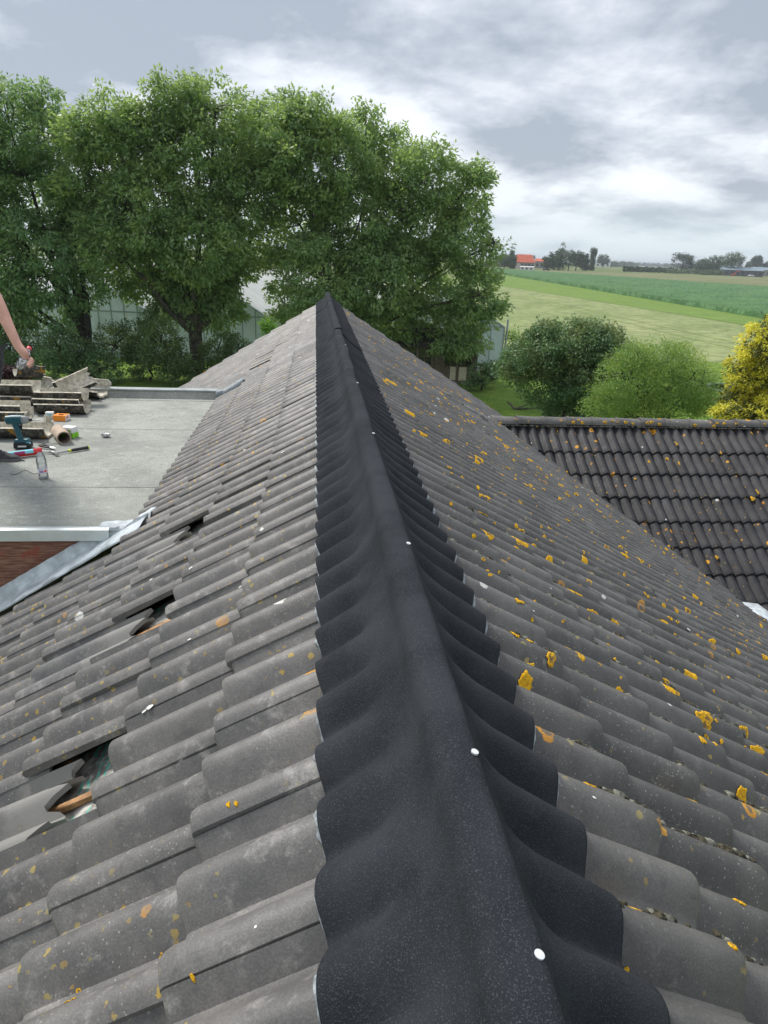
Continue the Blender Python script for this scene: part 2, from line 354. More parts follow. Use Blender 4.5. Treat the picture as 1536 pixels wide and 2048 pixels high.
# ------------------------------------------------------------------ house: tiles
G_ROW = 0.307/math.cos(THETA)                   # exposed length of a tile down the slope
W_T = 0.30
STEP = .027
Y0L, Y0R, YEND = .7253, .7466, 13.25
S1L, S1R = .480/math.cos(THETA), .506/math.cos(THETA)
def profile(u, k=1.0):
    g = np.clip(0.5+0.5*np.cos(2*np.pi*(u-.030*k)/(.15*k)), 0, 1)**.62
    return -.036+.060*g
def tile_mesh(name, mat, L=.42, k=1.0, nu=27, seed=0, rough_head=False, low=False, step=STEP, gauge=G_ROW, chip=False):
    r = np.random.default_rng(seed); mb = MB(); W = W_T*k
    u = np.linspace(-.004, W-.006, nu)
    if low: xs, dz = [L-gauge-.02, L-.004, L], [0, 0, -.008]
    else:   xs, dz = [0, L*.45, L*.85, L-.014, L-.005, L-.001], [0, 0, 0, -.0005, -.004, -.012]
    h = profile(u, k); lip = np.clip((.030*k-u)/.03, 0, 1)*.0006; und = np.clip((u-(W-.035*k))/.02, 0, 1)*.0022
    prof = h+lip-und
    V = []; nj = r.normal(0, .0009, nu); nj = np.convolve(nj, [.3, .4, .3], 'same')*2.2
    chipc = r.uniform(.03, W-.03); 
    for i, x in enumerate(xs):
        for j in range(nu):
            xx = x+(nj[j] if i >= len(xs)-3 else 0)
            if chip and i >= len(xs)-3: xx -= .012*math.exp(-((u[j]-chipc)/.012)**2)
            if rough_head and i == 0: xx += .075*abs(math.sin(j*.55+1.1))*r.uniform(.75, 1.2)+.012*abs(math.sin(j*2.3))
            z = prof[j]-step*(L-x)/gauge+dz[i]
            V.append((xx, -u[j], z))
    n = len(xs); F = []
    for i in range(n-1):
        for j in range(nu-1): F.append((i*nu+j, i*nu+j+1, (i+1)*nu+j+1, (i+1)*nu+j))
    th = .017; b0 = len(V)                      # underside: head row and nose row
    for i in (0, n-1):
        for j in range(nu):
            p = V[i*nu+j]; V.append((p[0]-(.004 if i else 0), p[1], p[2]-(th if i == 0 else th-.004)))
    for j in range(nu-1):
        F.append((b0+nu+j, b0+nu+j+1, b0+j+1, b0+j))
        F.append(((n-1)*nu+j, (n-1)*nu+j+1, b0+nu+j+1, b0+nu+j))
        F.append((b0+j, b0+j+1, j+1, j))
    for j in (0, nu-1):
        ring = [i*nu+j for i in range(n)]+[b0+nu+j, b0+j]
        F.append(tuple(ring) if j == 0 else tuple(ring[::-1]))
    mb.v, mb.f = V, F
    return mb.mesh(name, mat, 38)
class Side:
    def __init__(s, sgn, y0, s1): s.sgn, s.y0, s.s1 = sgn, y0, s1
    def rot(s):
        c, t = math.cos(THETA), math.sin(THETA)
        X = Vector((s.sgn*c, 0, -t)); Z = Vector((s.sgn*t, 0, c)); Y = Z.cross(X)
        return Matrix((X, Y, Z)).transposed().to_4x4()
    def mat(s, row, j, L=.42):                  # tile frame: nose of row at s1+row*G
        c, t = math.cos(THETA), math.sin(THETA); sx = s.s1+row*G_ROW-L
        y = s.y0+W_T*j
        if s.sgn > 0: y = s.y0+W_T*(j+1)-.008     # right slope: u runs towards the camera
        return Matrix.Translation((s.sgn*sx*c, y, -sx*t)) @ s.rot()
    def height(s, d, y):                        # normal height of the tile surface
        row = math.ceil((d-s.s1)/G_ROW-1e-6); row = max(row, 0)
        u = (y-s.y0) % W_T if s.sgn < 0 else (s.y0-.008-y) % W_T
        return float(profile(np.array(u)))-STEP*(s.s1+row*G_ROW-d)/G_ROW
    def world(s, d, y, h):
        c, t = math.cos(THETA), math.sin(THETA)
        return Vector((s.sgn*(d*c+h*t), y, -d*t+h*c))
LS, RS = Side(-1, Y0L, S1L), Side(1, Y0R, S1R)
VX, VY = 2.63, 10.62                            # top of the valley
WVX, WVY = 5.95, 6.85                           # a point far down it
vdir = (WVY-VY)/(WVX-VX)
def valley_y(x): return VY+vdir*(x-VX)
hs = thing('farmhouse', 'long house roof of weathered grey wavy tiles with a new black ridge cover', 'house', (0, 0, 0))
tmL = [tile_mesh('roof_tile', m_tileL, seed=i, chip=i > 3) for i in range(6)]
tmR = [tile_mesh('roof_tile', m_tileR, seed=20+i, chip=i > 3) for i in range(6)]
lowL, lowR = tile_mesh('tile_low', m_tileL, nu=19, low=True), tile_mesh('tile_low', m_tileR, nu=19, low=True, seed=2)
m_broken = tile_material('broken_grey_tile', (.112, .110, .110), (.178, .172, .166), 0, .10, .2, 0, .75, .8)
_g = NG(m_broken.node_tree); _b = [n for n in m_broken.node_tree.nodes if n.type == 'BSDF_PRINCIPLED'][0]; _l = _b.inputs['Base Color'].links[0].from_socket
_x = _g.n('ShaderNodeSeparateXYZ', {0: _g.n('ShaderNodeTexCoord').outputs['Object']}).outputs[0]
_q = _g.math('ADD', _x, _g.math('MULTIPLY', _g.noise(_g.n('ShaderNodeNewGeometry').outputs['Position'], 18, 4, .6).outputs['Fac'], .22))
m_broken.node_tree.links.new(_g.mix(_g.smooth(_q, .42, .26), _l, (.215, .208, .192)), _b.inputs['Base Color'])
brok = tile_mesh('roof_tile', m_broken, L=.56, seed=55, rough_head=True)
holes = {(1, 1), (1, 4), (1, 7)}                # (row, column) filled in below from the photograph
def cell(S, px, py):
    p = on_slope(px, py, S.sgn); d = abs(p[0])/math.cos(THETA)
    return max(0, math.ceil((d-S.s1)/G_ROW)), math.floor((p[1]-S.y0)/W_T), d, p[1]
holes = {cell(LS, 130, 1595)[:2], cell(LS, 285, 1240)[:2], cell(LS, 370, 1052)[:2]}
lifted = {cell(LS, 250, 1370)[:2]: .024, cell(LS, 470, 985)[:2]: .03, cell(LS, 515, 735)[:2]: .05, cell(LS, 528, 720)[:2]: .05, cell(LS, 540, 705)[:2]: .06,
          cell(LS, 560, 690)[:2]: .06, cell(LS, 590, 662)[:2]: .06, cell(LS, 330, 1015)[:2]: .035, cell(LS, 575, 652)[:2]: .05, cell(LS, 606, 650)[:2]: .04}
cand = []
for S, tm in ((LS, tmL), (RS, tmR)):
    for row in range(0, 20 if S.sgn > 0 else 13):
        for j in range(-5, 42):
            d = S.s1+(row-.5)*G_ROW; x = d*math.cos(THETA); y = S.y0+W_T*(j+.5)
            if S.sgn < 0:
                if (row, j) in holes: continue
                if row >= 4 and 3.70 < y < 7.95: continue     # dormer
            else:
                if x > VX-.3 and valley_y(x-.25) < y-.25 and y < 2*VY-valley_y(x-.25): continue
            P = S.world(d, y, 0); X_, Y_, zc = to_px(P)
            vis = (S.sgn < 0 and (row-1, j) in holes) or zc > .15 and -60 < X_ < 1600 and 560 < Y_ < 2150
            dist = (Vector(P)-Vector(CC)).length
            cand.append((0 if vis else 1, dist, S, tm, row, j, x, y))
cand.sort(key=lambda c: (c[0], c[1]))
def crosses(S, x, y): return S.sgn > 0 and x > VX-.5 and y < VY+.3 and abs(valley_y(x)-y) < .48
def clip_obj(me, Mt, keep_side):                # cut a tile along the valley
    bm = bmesh.new(); bm.from_mesh(me); inv = Mt.inverted()
    p = inv @ Vector((VX, VY, 0)); nrm = Vector((-vdir, 1, 0)).normalized()*keep_side
    nl = (inv.to_3x3() @ nrm)
    off = inv @ Vector((VX, VY, -VX*TAN))
    bmesh.ops.bisect_plane(bm, geom=bm.verts[:]+bm.edges[:]+bm.faces[:], plane_co=off, plane_no=nl, clear_outer=True)
    if len(bm.faces) == 0: bm.free(); return None
    m2 = bpy.data.meshes.new('roof_tile'); bm.to_mesh(m2); bm.free(); m2.materials.append(me.materials[0])
    return m2
far_V, far_F, far_A = {-1: [], 1: []}, {-1: [], 1: []}, {-1: [], 1: []}
nf = {-1: 0, 1: 0}; count = 0
for vis, dist, S, tm, row, j, x, y in cand:
    L = .42; base = None
    above = (row-1, j) in holes and S.sgn < 0
    if above: L = .56
    Mt = S.mat(row, j, L)
    jit = Matrix.Translation((random.gauss(0, .0035), random.gauss(0, .0012), random.gauss(0, .0012))) @ Euler((random.gauss(0, .006), random.gauss(0, .004), random.gauss(0, .005))).to_matrix().to_4x4()
    lift = lifted.get((row, j), 0) if S.sgn < 0 else 0
    if lift: jit = Matrix.Translation((0, 0, .004)) @ Euler((lift*2.2, -lift*.25, 0)).to_matrix().to_4x4() @ jit
    Mt = Mt @ jit
    me = brok if above else random.choice(tm)
    if crosses(S, x, y):
        me = clip_obj(me if count < 300 else (lowL if S.sgn < 0 else lowR), Mt, 1)
        if me is None: continue
        if count >= 300:
            vv = np.array([tuple(Mt @ v.co) for v in me.vertices]); o = nf[S.sgn]
            far_V[S.sgn].append(vv)
            for f in me.polygons: far_F[S.sgn].append(tuple(i+o for i in f.vertices))
            far_A[S.sgn].append(np.full(len(vv), random.random())); nf[S.sgn] += len(vv); continue
    if count < 300:
        o = ob('roof_tile', me, hs); o.matrix_local = Mt; count += 1
        if above: o['label'] = 'tile with a broken upper edge showing in a gap'
    else:
        me = lowL if S.sgn < 0 else lowR
        vv = np.array([tuple(Mt @ v.co) for v in me.vertices]); o = nf[S.sgn]
        far_V[S.sgn].append(vv)
        for f in me.polygons: far_F[S.sgn].append(tuple(i+o for i in f.vertices))
        far_A[S.sgn].append(np.full(len(vv), random.random())); nf[S.sgn] += len(vv)
for k, mt in ((-1, m_tileL), (1, m_tileR)):
    me = bpy.data.meshes.new('roof_tiling'); me.from_pydata(np.concatenate(far_V[k]).tolist(), [], far_F[k]); me.materials.append(mt)
    a = me.attributes.new('rnd', 'FLOAT', 'POINT'); a.data.foreach_set('value', np.concatenate(far_A[k]).astype(np.float32))
    me.shade_smooth(); me.set_sharp_from_angle(angle=R(38)); ob('roof_tiling', me, hs, kind='stuff')

# underlay, battens, walls
def slope_pt(S, d, y, h): return tuple(S.world(d, y, h))
mb = MB(); mb.poly([slope_pt(LS, 0.0, YEND-.1, -.115), slope_pt(LS, 0.0, -1, -.115), slope_pt(LS, 4.9, -1, -.115), slope_pt(LS, 4.9, YEND-.1, -.115)]); mb.build('underlay', m_under, hs)
mb = MB(); mb.poly([slope_pt(RS, 0.0, -1, -.115), slope_pt(RS, 0.0, YEND-.1, -.115), slope_pt(RS, VX/math.cos(THETA), YEND-.1, -.115), slope_pt(RS, VX/math.cos(THETA), VY, -.115), slope_pt(RS, 7.2, valley_y(6.1), -.115), slope_pt(RS, 7.2, -1, -.115)]); mb.build('underlay', m_under, hs)
for (r_, j_) in sorted(holes):
    for e in (0, 1):
        mb = MB(); d = S1L+(r_+e)*G_ROW-.385
        mb.box((0, 0, 0), (.045, 1.1, .028), Matrix.Translation(LS.world(d, Y0L+W_T*(j_+.5), -.093)) @ LS.rot()); mb.build('batten', m_batten, hs)
def foil():
    m, g = new_mat('printed_underlay'); P = g.n('ShaderNodeNewGeometry').outputs['Position']
    a = g.noise(P, 14, 5, .7).outputs['Fac']; b = g.n('ShaderNodeTexWave', {'Vector': P, 'Scale': 11.0, 'Distortion': 9.0, 'Detail': 3.0}).outputs['Fac']
    d = g.noise(P, 5, 3, .6).outputs['Fac']
    c = g.mix(g.smooth(a, .4, .6), (.16, .15, .13), (.52, .51, .47)); c = g.mix(g.math('MULTIPLY', g.smooth(b, .6, .8), g.smooth(d, .55, .6)), c, (.10, .42, .32))
    setp(g, color=c, rough=.8, normal=bump(g, a, .5, .01)); return m
m_foil = foil()
for (r_, j_) in sorted(holes):
    yc = Y0L+W_T*(j_+.5); d = S1L+(r_-.4)*G_ROW; mb = MB(); n = 8
    vs = [slope_pt(LS, d+(a/n-.5)*.5, yc+(b/n-.5)*.55, -.098+random.gauss(0, .004)) for a in range(n+1) for b in range(n+1)]
    mb.add(vs, [(a*(n+1)+b, a*(n+1)+b+1, (a+1)*(n+1)+b+1, (a+1)*(n+1)+b) for a in range(n) for b in range(n)])
    mb.build('underlay_sheet', m_foil, hs, smooth=60)
    mb = MB(); mb.box((0, 0, 0), (.5, .022, .016), Matrix.Translation(LS.world(d+.02, yc+.02, -.083)) @ LS.rot() @ Matrix.Rotation(-.12, 4, 'Z')); mb.build('counter_batten', m_batten, hs)
def brick_mat():
    m, g = new_mat('red_brown_brick'); P = g.n('ShaderNodeNewGeometry').outputs['Position']
    s = g.n('ShaderNodeSeparateXYZ', {0: P}); v = g.n('ShaderNodeCombineXYZ', {0: g.math('ADD', s.outputs[0], s.outputs[1]), 1: s.outputs[2], 2: 0.0}).outputs[0]
    b = g.n('ShaderNodeTexBrick', {'Vector': v, 'Scale': 1.0, 'Color1': (.22, .085, .055, 1), 'Color2': (.30, .13, .08, 1), 'Mortar': (.35, .33, .30, 1), 'Mortar Size': .008, 'Brick Width': .21, 'Row Height': .06})
    setp(g, color=b.outputs[0], rough=.9); return m
m_brick = brick_mat()
mb = MB()
ez = -4.0
mb.box((-3.9, 6.1, (GZ-2.7)/2), (.3, 13.9, -2.7-GZ)); mb.build('wall', m_brick, hs)
mb = MB(); mb.box((6.0, 1.9, (GZ-3.9)/2), (.3, 9.6-3.9, -3.9-GZ)); mb.build('wall', m_brick, hs)
mb = MB()
for y in (-.95, YEND-.25):
    a = [(-4.05, y, GZ), (6.15, y, GZ), (6.15, y, -6.15*TAN-.14), (0, y, -.14), (-4.05, y, -4.05*TAN-.14)]
    b = [(q[0], y+.22, q[2]) for q in a]; n = 5
    mb.add(a+b, [tuple(range(5)), tuple(range(9, 4, -1))]+[(i, i+5, (i+1) % 5+5, (i+1) % 5) for i in range(5)])
mb.build('gable_wall', m_brick, hs)

# ridge cover: fleece-faced roll draped over the tiles, with a standing rib
def cover(ya, yb, lift, name, **p):
    ny = int((yb-ya)/.0075); 
    if ya > 6: ny = int((yb-ya)/.015)
    ys = np.linspace(ya, yb, ny)
    xs = np.array([-.222, -.218, -.20, -.175, -.15, -.125, -.10, -.085, -.070, -.062, -.054, -.050, -.047, -.042, -.037, -.026, -.012, .004, .018, .030, .037, .041, .044, .050, .060, .075, .095, .12, .15, .18, .21, .235, .250, .255])
    base = np.interp(xs, [-.222, -.10, -.062, -.047, -.034, -.012, .02, .035, .044, .06, .11, .255],
                         [-.222*TAN+.006, -.044, -.002, .026, .075, .084, .086, .080, .038, .014, -.050, -.255*TAN+.006])
    V = []; yy = ys[:, None]; X = np.repeat(xs[None], ny, 0)
    wl = profile(((yy-Y0L) % W_T))+.003; wr = profile(((Y0R-.008-yy) % W_T))+.003
    kl = np.clip((-X-.072)/.075, 0, 1); kl = kl*kl*(3-2*kl); kr = np.clip((X-.055)/.06, 0, 1); kr = kr*kr*(3-2*kr)
    n1 = np.interp(ys, np.arange(ya-1, yb+2, .11), rng.normal(0, 1, len(np.arange(ya-1, yb+2, .11))))
    n2 = np.interp(ys, np.arange(ya-1, yb+2, .31), rng.normal(0, 1, len(np.arange(ya-1, yb+2, .31))))
    n3 = np.interp(ys, np.arange(ya-1, yb+2, .045), rng.normal(0, 1, len(np.arange(ya-1, yb+2, .045))))
    wl = .011+.60*(wl-.027); wr = .012+.72*(wr-.027)
    Z = np.repeat(base[None], ny, 0)+kl*wl+kr*wr+lift
    mid = np.exp(-((X+.075)/.03)**2)
    Z += mid*(n1[:, None]*.0018+wl*.12)+np.exp(-((X-.06)/.025)**2)*n3[:, None]*.0012
    rib = (np.abs(X) < .047)
    Xn = X+n2[:, None]*.0035*np.exp(-(X/.07)**2)
    Z += rib*(n2[:, None]*.0022+n3[:, None]*.0006)
    Xn = Xn-kl*wl*.5+kr*wr*.5; edge = (np.abs(X) > .215)*n3[:, None]*.0016; Xn = Xn+edge
    Vt = np.stack([Xn, np.repeat(yy, len(xs), 1), Z], 2)
    Vb = Vt.copy(); Vb[..., 2] -= .005
    m = len(xs); i = (np.arange(ny-1)[:, None]*m+np.arange(m-1)[None]).ravel(); F = [np.stack([i, i+1, i+1+m, i+m], 1)]; N = ny*m
    F.append(np.stack([i+N, i+m+N, i+m+1+N, i+1+N], 1))
    e = np.arange(ny-1)*m
    F.append(np.stack([e, e+m, e+m+N, e+N], 1)); e2 = e+m-1; F.append(np.stack([e2, e2+N, e2+m+N, e2+m], 1))
    for b in (0, (ny-1)*m):
        k = b+np.arange(m-1); q = np.stack([k, k+N, k+1+N, k+1], 1); F.append(q if b == 0 else q[:, ::-1])
    me = np_mesh(name, np.concatenate([Vt.reshape(-1, 3), Vb.reshape(-1, 3)]), np.concatenate(F), m_felt, smooth=True)
    me.set_sharp_from_angle(angle=R(60))
    return ob(name, me, hs, **p)
YS = on_slope(631, 701, -1)[1]; YS2 = on_slope(634, 630, -1)[1]
cover(-.6, YS+.10, 0.0, 'ridge_cover', label='near length of the new black ridge cover with its standing rib')
cover(YS, YS2+.1, .008, 'ridge_cover'); cover(YS2, YEND+.06, .014, 'ridge_cover')
# sealing strip peeping out along both edges
for S, xe in ((LS, -.224), (RS, .257)):
    vs = []; fs = []; ys = np.arange(-.6, YEND, .012)
    for i, y in enumerate(ys):
        d = abs(xe)/math.cos(THETA); h = S.height(d, y); wob = .004*math.sin(y*41)+random.gauss(0, .002)
        k = 0.007 if (math.sin(y*13.1)+math.sin(y*7.3+1)) > -.2 else 0.0
        vs += [slope_pt(S, d-.03, y, h+.004), slope_pt(S, d+k+wob, y, h+.004), slope_pt(S, d+k+wob+.001, y, h)]
        if i: a = 3*(i-1); fs += [(a, a+1, a+4, a+3), (a+1, a+2, a+5, a+4)]
    mb = MB(); mb.add(vs, fs); mb.build('sealing_strip', m_seal, hs)
# screws along the rib
for q in [(1095, 1903), (962, 1493), (824, 1081), (751, 877), (718, 771), (693, 700), (669, 636)]:
    d = ray(*q); k = (.036-CC[0])/d[0]; P = CC+k*d
    if P[1] > 13: continue
    mb = MB(); r = .0062
    mb.lathe([(r*.55, .004), (r, .0032), (r, 0)][::-1], 14, Matrix.Translation((.0265, P[1], .0835)) @ Matrix.Rotation(R(14), 4, 'Y')); mb.build('screw_head', m_nail, hs, smooth=40)
# white nail heads / droppings are flat marks in the tile material; here the moss and the crusts
m_moss = simple('brown_moss', (.055, .048, .030), 1, 0, .75, 70, .9)
m_moss2 = simple('grey_moss', (.16, .16, .13), 1, 0, .5, 60, .9)
def blob(mb, c, rad, M3, n=7, seed=0):
    r = random.Random(seed); vs = []; fs = []; rings = 4
    for i in range(rings):
        t = math.pi/2*i/(rings-1) if i < rings-1 else math.pi/2
        for k in range(n):
            a = 2*math.pi*k/n; q = r.uniform(.72, 1.2)
            vs.append(Vector(c)+M3 @ Vector((rad[0]*math.cos(a)*math.cos(t)*q, rad[1]*math.sin(a)*math.cos(t)*q, rad[2]*math.sin(t)*r.uniform(.8, 1.15)-.002)))
    for i in range(rings-1):
        for k in range(n): fs.append((i*n+k, i*n+(k+1) % n, (i+1)*n+(k+1) % n, (i+1)*n+k))
    mb.add(vs, fs)
ma, mc = MB(), MB(); r3 = RS.rot().to_3x3()
for t in range(900):
    j = random.randint(-1, 40); y = Y0R+W_T*j-.008-.004+random.gauss(0, .005); row = random.randint(0, 9)
    if t % 4 == 0: y += -.15
    run = random.randint(1, 8) if random.random() < .6 else 1
    s0 = S1R+row*G_ROW-random.uniform(0, .30)
    if y < .3 or y > 10: continue
    if s0*.85 > VX and valley_y(s0*.85) < y+.3: continue
    for q in range(run):
        d = s0+q*.013; rr = random.uniform(.004, .0115)*(1.7 if t % 9 == 0 else 1)
        blob(ma if random.random() < .62 else mc, RS.world(d, y+random.gauss(0, .002), RS.height(d, y)-.001), (rr*1.5, rr, rr*.9), r3, 6, t*9+q)
for t in range(170):                            # longer mossy seams near the ridge
    j = random.randint(0, 14); y = Y0R+W_T*j-.008+.003; row = random.randint(0, 4); s0 = max(.34, S1R+row*G_ROW-random.uniform(.02, .34))
    for q in range(random.randint(4, 16)):
        d = s0+q*.012; rr = random.uniform(.004, .0095)*(1+.6*math.sin(q*.7+t))
        if rr > .003: blob(ma if (q+t) % 3 else mc, RS.world(d, y+random.gauss(0, .003), RS.height(d, y-.012)-.003), (rr*1.5, rr, rr*.8), r3, 6, t*31+q)
for t in range(130):                            # clumps sitting under the tile noses
    j = random.randint(0, 26); row = random.randint(0, 7); y = Y0R+W_T*j-.020-random.choice([.10, .25])+random.gauss(0, .01)
    s0 = S1R+row*G_ROW+.006
    if y < .5 or (s0*.85 > VX-.4 and valley_y(s0*.85) < y+.4): continue
    for q in range(random.randint(1, 4)):
        rr = random.uniform(.004, .009); blob(ma if random.random() < .5 else mc, RS.world(s0+random.gauss(0, .003), y+q*.009, RS.height(s0+.01, y)-.002), (rr, rr*1.3, rr), r3, 6, t*7+q)
ma.build('moss', m_moss, hs, smooth=80, kind='stuff'); mc.build('moss', m_moss2, hs, smooth=80, kind='stuff')
def lichen_mat():
    m, g = new_mat('orange_lichen'); P = g.n('ShaderNodeNewGeometry').outputs['Position']
    a = g.noise(P, 160, 4, .7).outputs['Fac']; b = g.noise(P, 45, 3, .6).outputs['Fac']
    rn = g.n('ShaderNodeAttribute', attribute_name='rnd').outputs['Fac']
    c = g.mix(g.smooth(a, .35, .6), (.58, .28, .010), (.84, .50, .03))
    c = g.mix(g.math('MULTIPLY', g.math('MULTIPLY', g.smooth(b, .42, .52), rn), .9), c, (.13, .10, .07))
    setp(g, color=c, rough=.9, spec=.1, normal=bump(g, a, .9, .004)); return m
m_lich = lichen_mat()
lv, lf, la = [], [], []
def lichen(S, d, y, r, seed, ring=True):
    rr = random.Random(seed); n = 34 if seed < 400 else 16; ph = [rr.uniform(0, 6.3) for _ in range(4)]; o = len(lv)
    asp = rr.uniform(.6, 1.0); rot = rr.uniform(0, 3.1); gap = rr.uniform(0, 6.3); gw = rr.choice([0, 0, 0, .5])
    for i, f in enumerate((0, .35, .6, .8, .93, 1.0)):
        for k in range(n):
            a = 2*math.pi*k/n; q = r*f*(1+.13*math.sin(2*a+ph[0])+.11*math.sin(3*a+ph[3])+.09*math.sin(6*a+ph[1])+.08*math.sin(11*a+ph[2])+.07*rr.uniform(-1, 1)*(f > .7))
            if gw and abs((a-gap+3.14) % 6.28-3.14) < gw: q *= .6
            X, Y = q*math.cos(a), q*math.sin(a)*asp; X, Y = X*math.cos(rot)-Y*math.sin(rot), X*math.sin(rot)+Y*math.cos(rot)
            h = (.0018, .0019, .0022, .0026, .0020, -.0006)[i]+rr.uniform(0, .0011)*(i > 1)
            lv.append(tuple(S.world(d+X, y+Y, S.height(d, y)+(S.height(d+.0, y+Y)-S.height(d, y))+h+STEP*X/G_ROW))); la.append(((1, 1, .7, .1, 0, 0)[i] if ring else 0)*(1 if seed % 5 < 2 else .25))
    for i in range(5):
        for k in range(n): lf.append((o+i*n+k, o+i*n+(k+1) % n, o+(i+1)*n+(k+1) % n, o+(i+1)*n+k))
def at_px(S, px, py, rpx, seed):
    p = on_slope(px, py, S.sgn, 0); d = abs(p[0])/math.cos(THETA); z = to_px(p)[2]
    row = max(0, math.ceil((d-S.s1)/G_ROW)); r = rpx*z/FPX*1.12
    nose = S.s1+row*G_ROW
    if d+r*.9 > nose-.01: d = nose-.012-r*.9
    if d-r*.9 < nose-G_ROW: d = nose-G_ROW+r*.9
    if S.sgn > 0: d = max(d, .325+r*.9)
    lichen(S, d, p[1], r, seed)
for i, (x, y, r) in enumerate([(1262, 1790, 27), (1098, 1322, 12), (1062, 1356, 18), (1072, 1322, 17), (1370, 1592, 25), (1140, 1178, 24), (1137, 1192, 12), (1152, 1634, 14), (1237, 1666, 9), (1177, 1573, 10),
        (1027, 1273, 10), (1164, 1338, 13), (1250, 1383, 15), (1384, 1350, 19), (1330, 1383, 12), (1413, 1438, 20), (1493, 1460, 13), (1520, 1500, 17), (1491, 1587, 13), (1508, 1563, 15), (1522, 1618, 15), (1232, 1245, 16),
        (1336, 1387, 9), (1236, 1420, 8), (1294, 1812, 10), (1475, 1805, 9), (1456, 1910, 10), (1243, 1888, 6), (1425, 1285, 10), (1340, 1300, 10), (1395, 1272, 8), (1036, 1087, 18), (1036, 1084, 8), (992, 1124, 10), (1097, 1080, 6),
        (1105, 1123, 8), (1152, 1130, 8), (1033, 862+135, 9), (968, 998, 13), (1205, 1255, 9), (995, 878, 9), (853, 878, 10), (782, 768, 13), (957, 920, 11), (868, 835, 10), (1002, 855, 6), (1048, 1060, 8), (1275, 1205, 10), (1430, 1160, 7),
        (890, 842, 7), (935, 802, 9), (945, 845, 6), (818, 830, 10), (1010, 893, 7), (1057, 922, 6), (1120, 960, 7), (1040, 1000, 8), (1132, 1043, 7), (1182, 1079, 8), (1248, 1113, 7), (1300, 1180, 9), (1180, 1165, 9), (1390, 1195, 8), (1437, 1230, 9)]):
    at_px(RS, x, y, r, 100+i)
for i in range(2600):
    if random.random() < .0: pass
    d = random.uniform(.4, 6.6); y = random.uniform(1.5, 12.8); x = d*.85
    if x > VX-.2 and abs(y-VY) < abs(valley_y(x)-VY)+.3: continue
    row = max(0, math.ceil((d-S1R)/G_ROW)); nose = S1R+row*G_ROW; r = .006+.026*random.random()**3
    d = min(max(d, nose-G_ROW+r), nose-r-.01); lichen(RS, d, y, r, 400+i)
for i, (x, y, r) in enumerate([(287, 1882, 7), (128, 1960, 5), (110, 1985, 4), (120, 1975, 4), (437, 820, 8), (410, 742, 5), (443, 790, 6), (465, 1618, 5), (478, 1614, 4), (385, 1955, 5)]):
    at_px(LS, x, y, r, 900+i)
me = bpy.data.meshes.new('lichen'); me.from_pydata(lv, [], lf); me.materials.append(m_lich)
a = me.attributes.new('rnd', 'FLOAT', 'POINT'); a.data.foreach_set('value', np.array(la, np.float32)); me.shade_smooth()
ob('lichen', me, hs, kind='stuff')
# white droppings and chips of old mortar on the left slope
m_white = simple('white_dropping', (.72, .72, .68), .8, 0, .15, 80, .3)
mb = MB()
for i, (x, y, r) in enumerate([(167, 1336, 6), (516, 1866, 5), (300, 1420, 9), (288, 1428, 6), (378, 1283, 5), (387, 1146, 6), (138, 1299, 4), (298, 1157, 5), (84, 1212, 6), (152, 1203, 4), (568, 911, 5), (470, 1164, 4), (340, 878, 5), (505, 893, 4), (552, 715, 4), (562, 703, 4), (1184, 1604, 6), (1374, 1265, 5), (1098, 1184, 4), (1343, 1395, 4), (1300, 1385, 3), (1060, 1235, 3), (1530, 1455, 5), (547, 772, 4), (480, 765, 4), (510, 860, 3), (620, 632, 4)]):
    S = LS if x < 640 else RS; p = on_slope(x, y, S.sgn, -.01); d = abs(p[0])/math.cos(THETA); r = r*to_px(p)[2]/FPX
    blob(mb, S.world(d, p[1], S.height(d, p[1])), (r, r*.75, r*.25), S.rot().to_3x3(), 9, i)
for i in range(150):
    S = LS; d = random.uniform(.45, 2.6); y = random.uniform(4, 13); r = random.uniform(.004, .016)
    if d > S1L+2.9*G_ROW and 3.6 < y < 8: continue
    blob(mb, S.world(d, y, S.height(d, y)), (r, r*.7, r*.2), S.rot().to_3x3(), 7, 50+i)
mb.build('dropping', m_white, hs, smooth=60, kind='stuff')
# one light half-round vent tile on the right slope
p0 = on_slope(965, 838, 1); d0 = p0[0]/math.cos(THETA); mb = MB(); n = 9; vs = []; fs = []
for i, (dd, rr) in enumerate(((-.36, .05), (-.2, .07), (0, .085), (.06, .085), (.062, .01))):
    for k in range(n): a = math.pi*k/(n-1); vs.append(slope_pt(RS, d0+dd, p0[1]+rr*math.cos(a), -.02+rr*.95*math.sin(a)))
    if i: b = (i-1)*n; fs += [(b+k, b+k+1, b+n+k+1, b+n+k) for k in range(n-1)]
mb.add(vs, fs); mb.build('vent_tile', simple('pale_vent_tile', (.16, .165, .16), .75, 0, .3, 12, .3), hs, smooth=40)

# dormer with flat felt roof
FZ = -.87
dm = ob('dormer', None, hs)
DY0, DY1 = on_z(100, 1062, FZ)[1], on_z(230, 796, FZ)[1]
XL = -6.2
def slope_x(z): return z/TAN
seams = [DY0]+[on_z(150, q, FZ)[1] for q in (975, 908, 858, 818, 799)]+[DY1]
for i in range(len(seams)-1):
    mb = MB(); a, b = seams[i]+(.0 if i == 0 else .012), seams[i+1]; xr = slope_x(FZ)+.03
    mb.box(((XL+xr)/2, (a+b)/2, FZ-.01+.0015*(i % 2)), (xr-XL, b-a, .02), rot=Euler((.0025, 0, 0))); mb.build('felt_strip', m_flat, dm)
mb = MB(); mb.box(((XL-1.2)/2-.2, (DY0+DY1)/2+.03, FZ-.09), (-1.2-XL-.4, DY1-DY0-.10, .12)); mb.build('roof_deck', m_hole, dm)
mb = MB(); prof = [(-.006, -.062), (-.006, .012), (.02, .018), (.075, .004), (.075, -.004), (.006, -.004), (.006, -.062)]
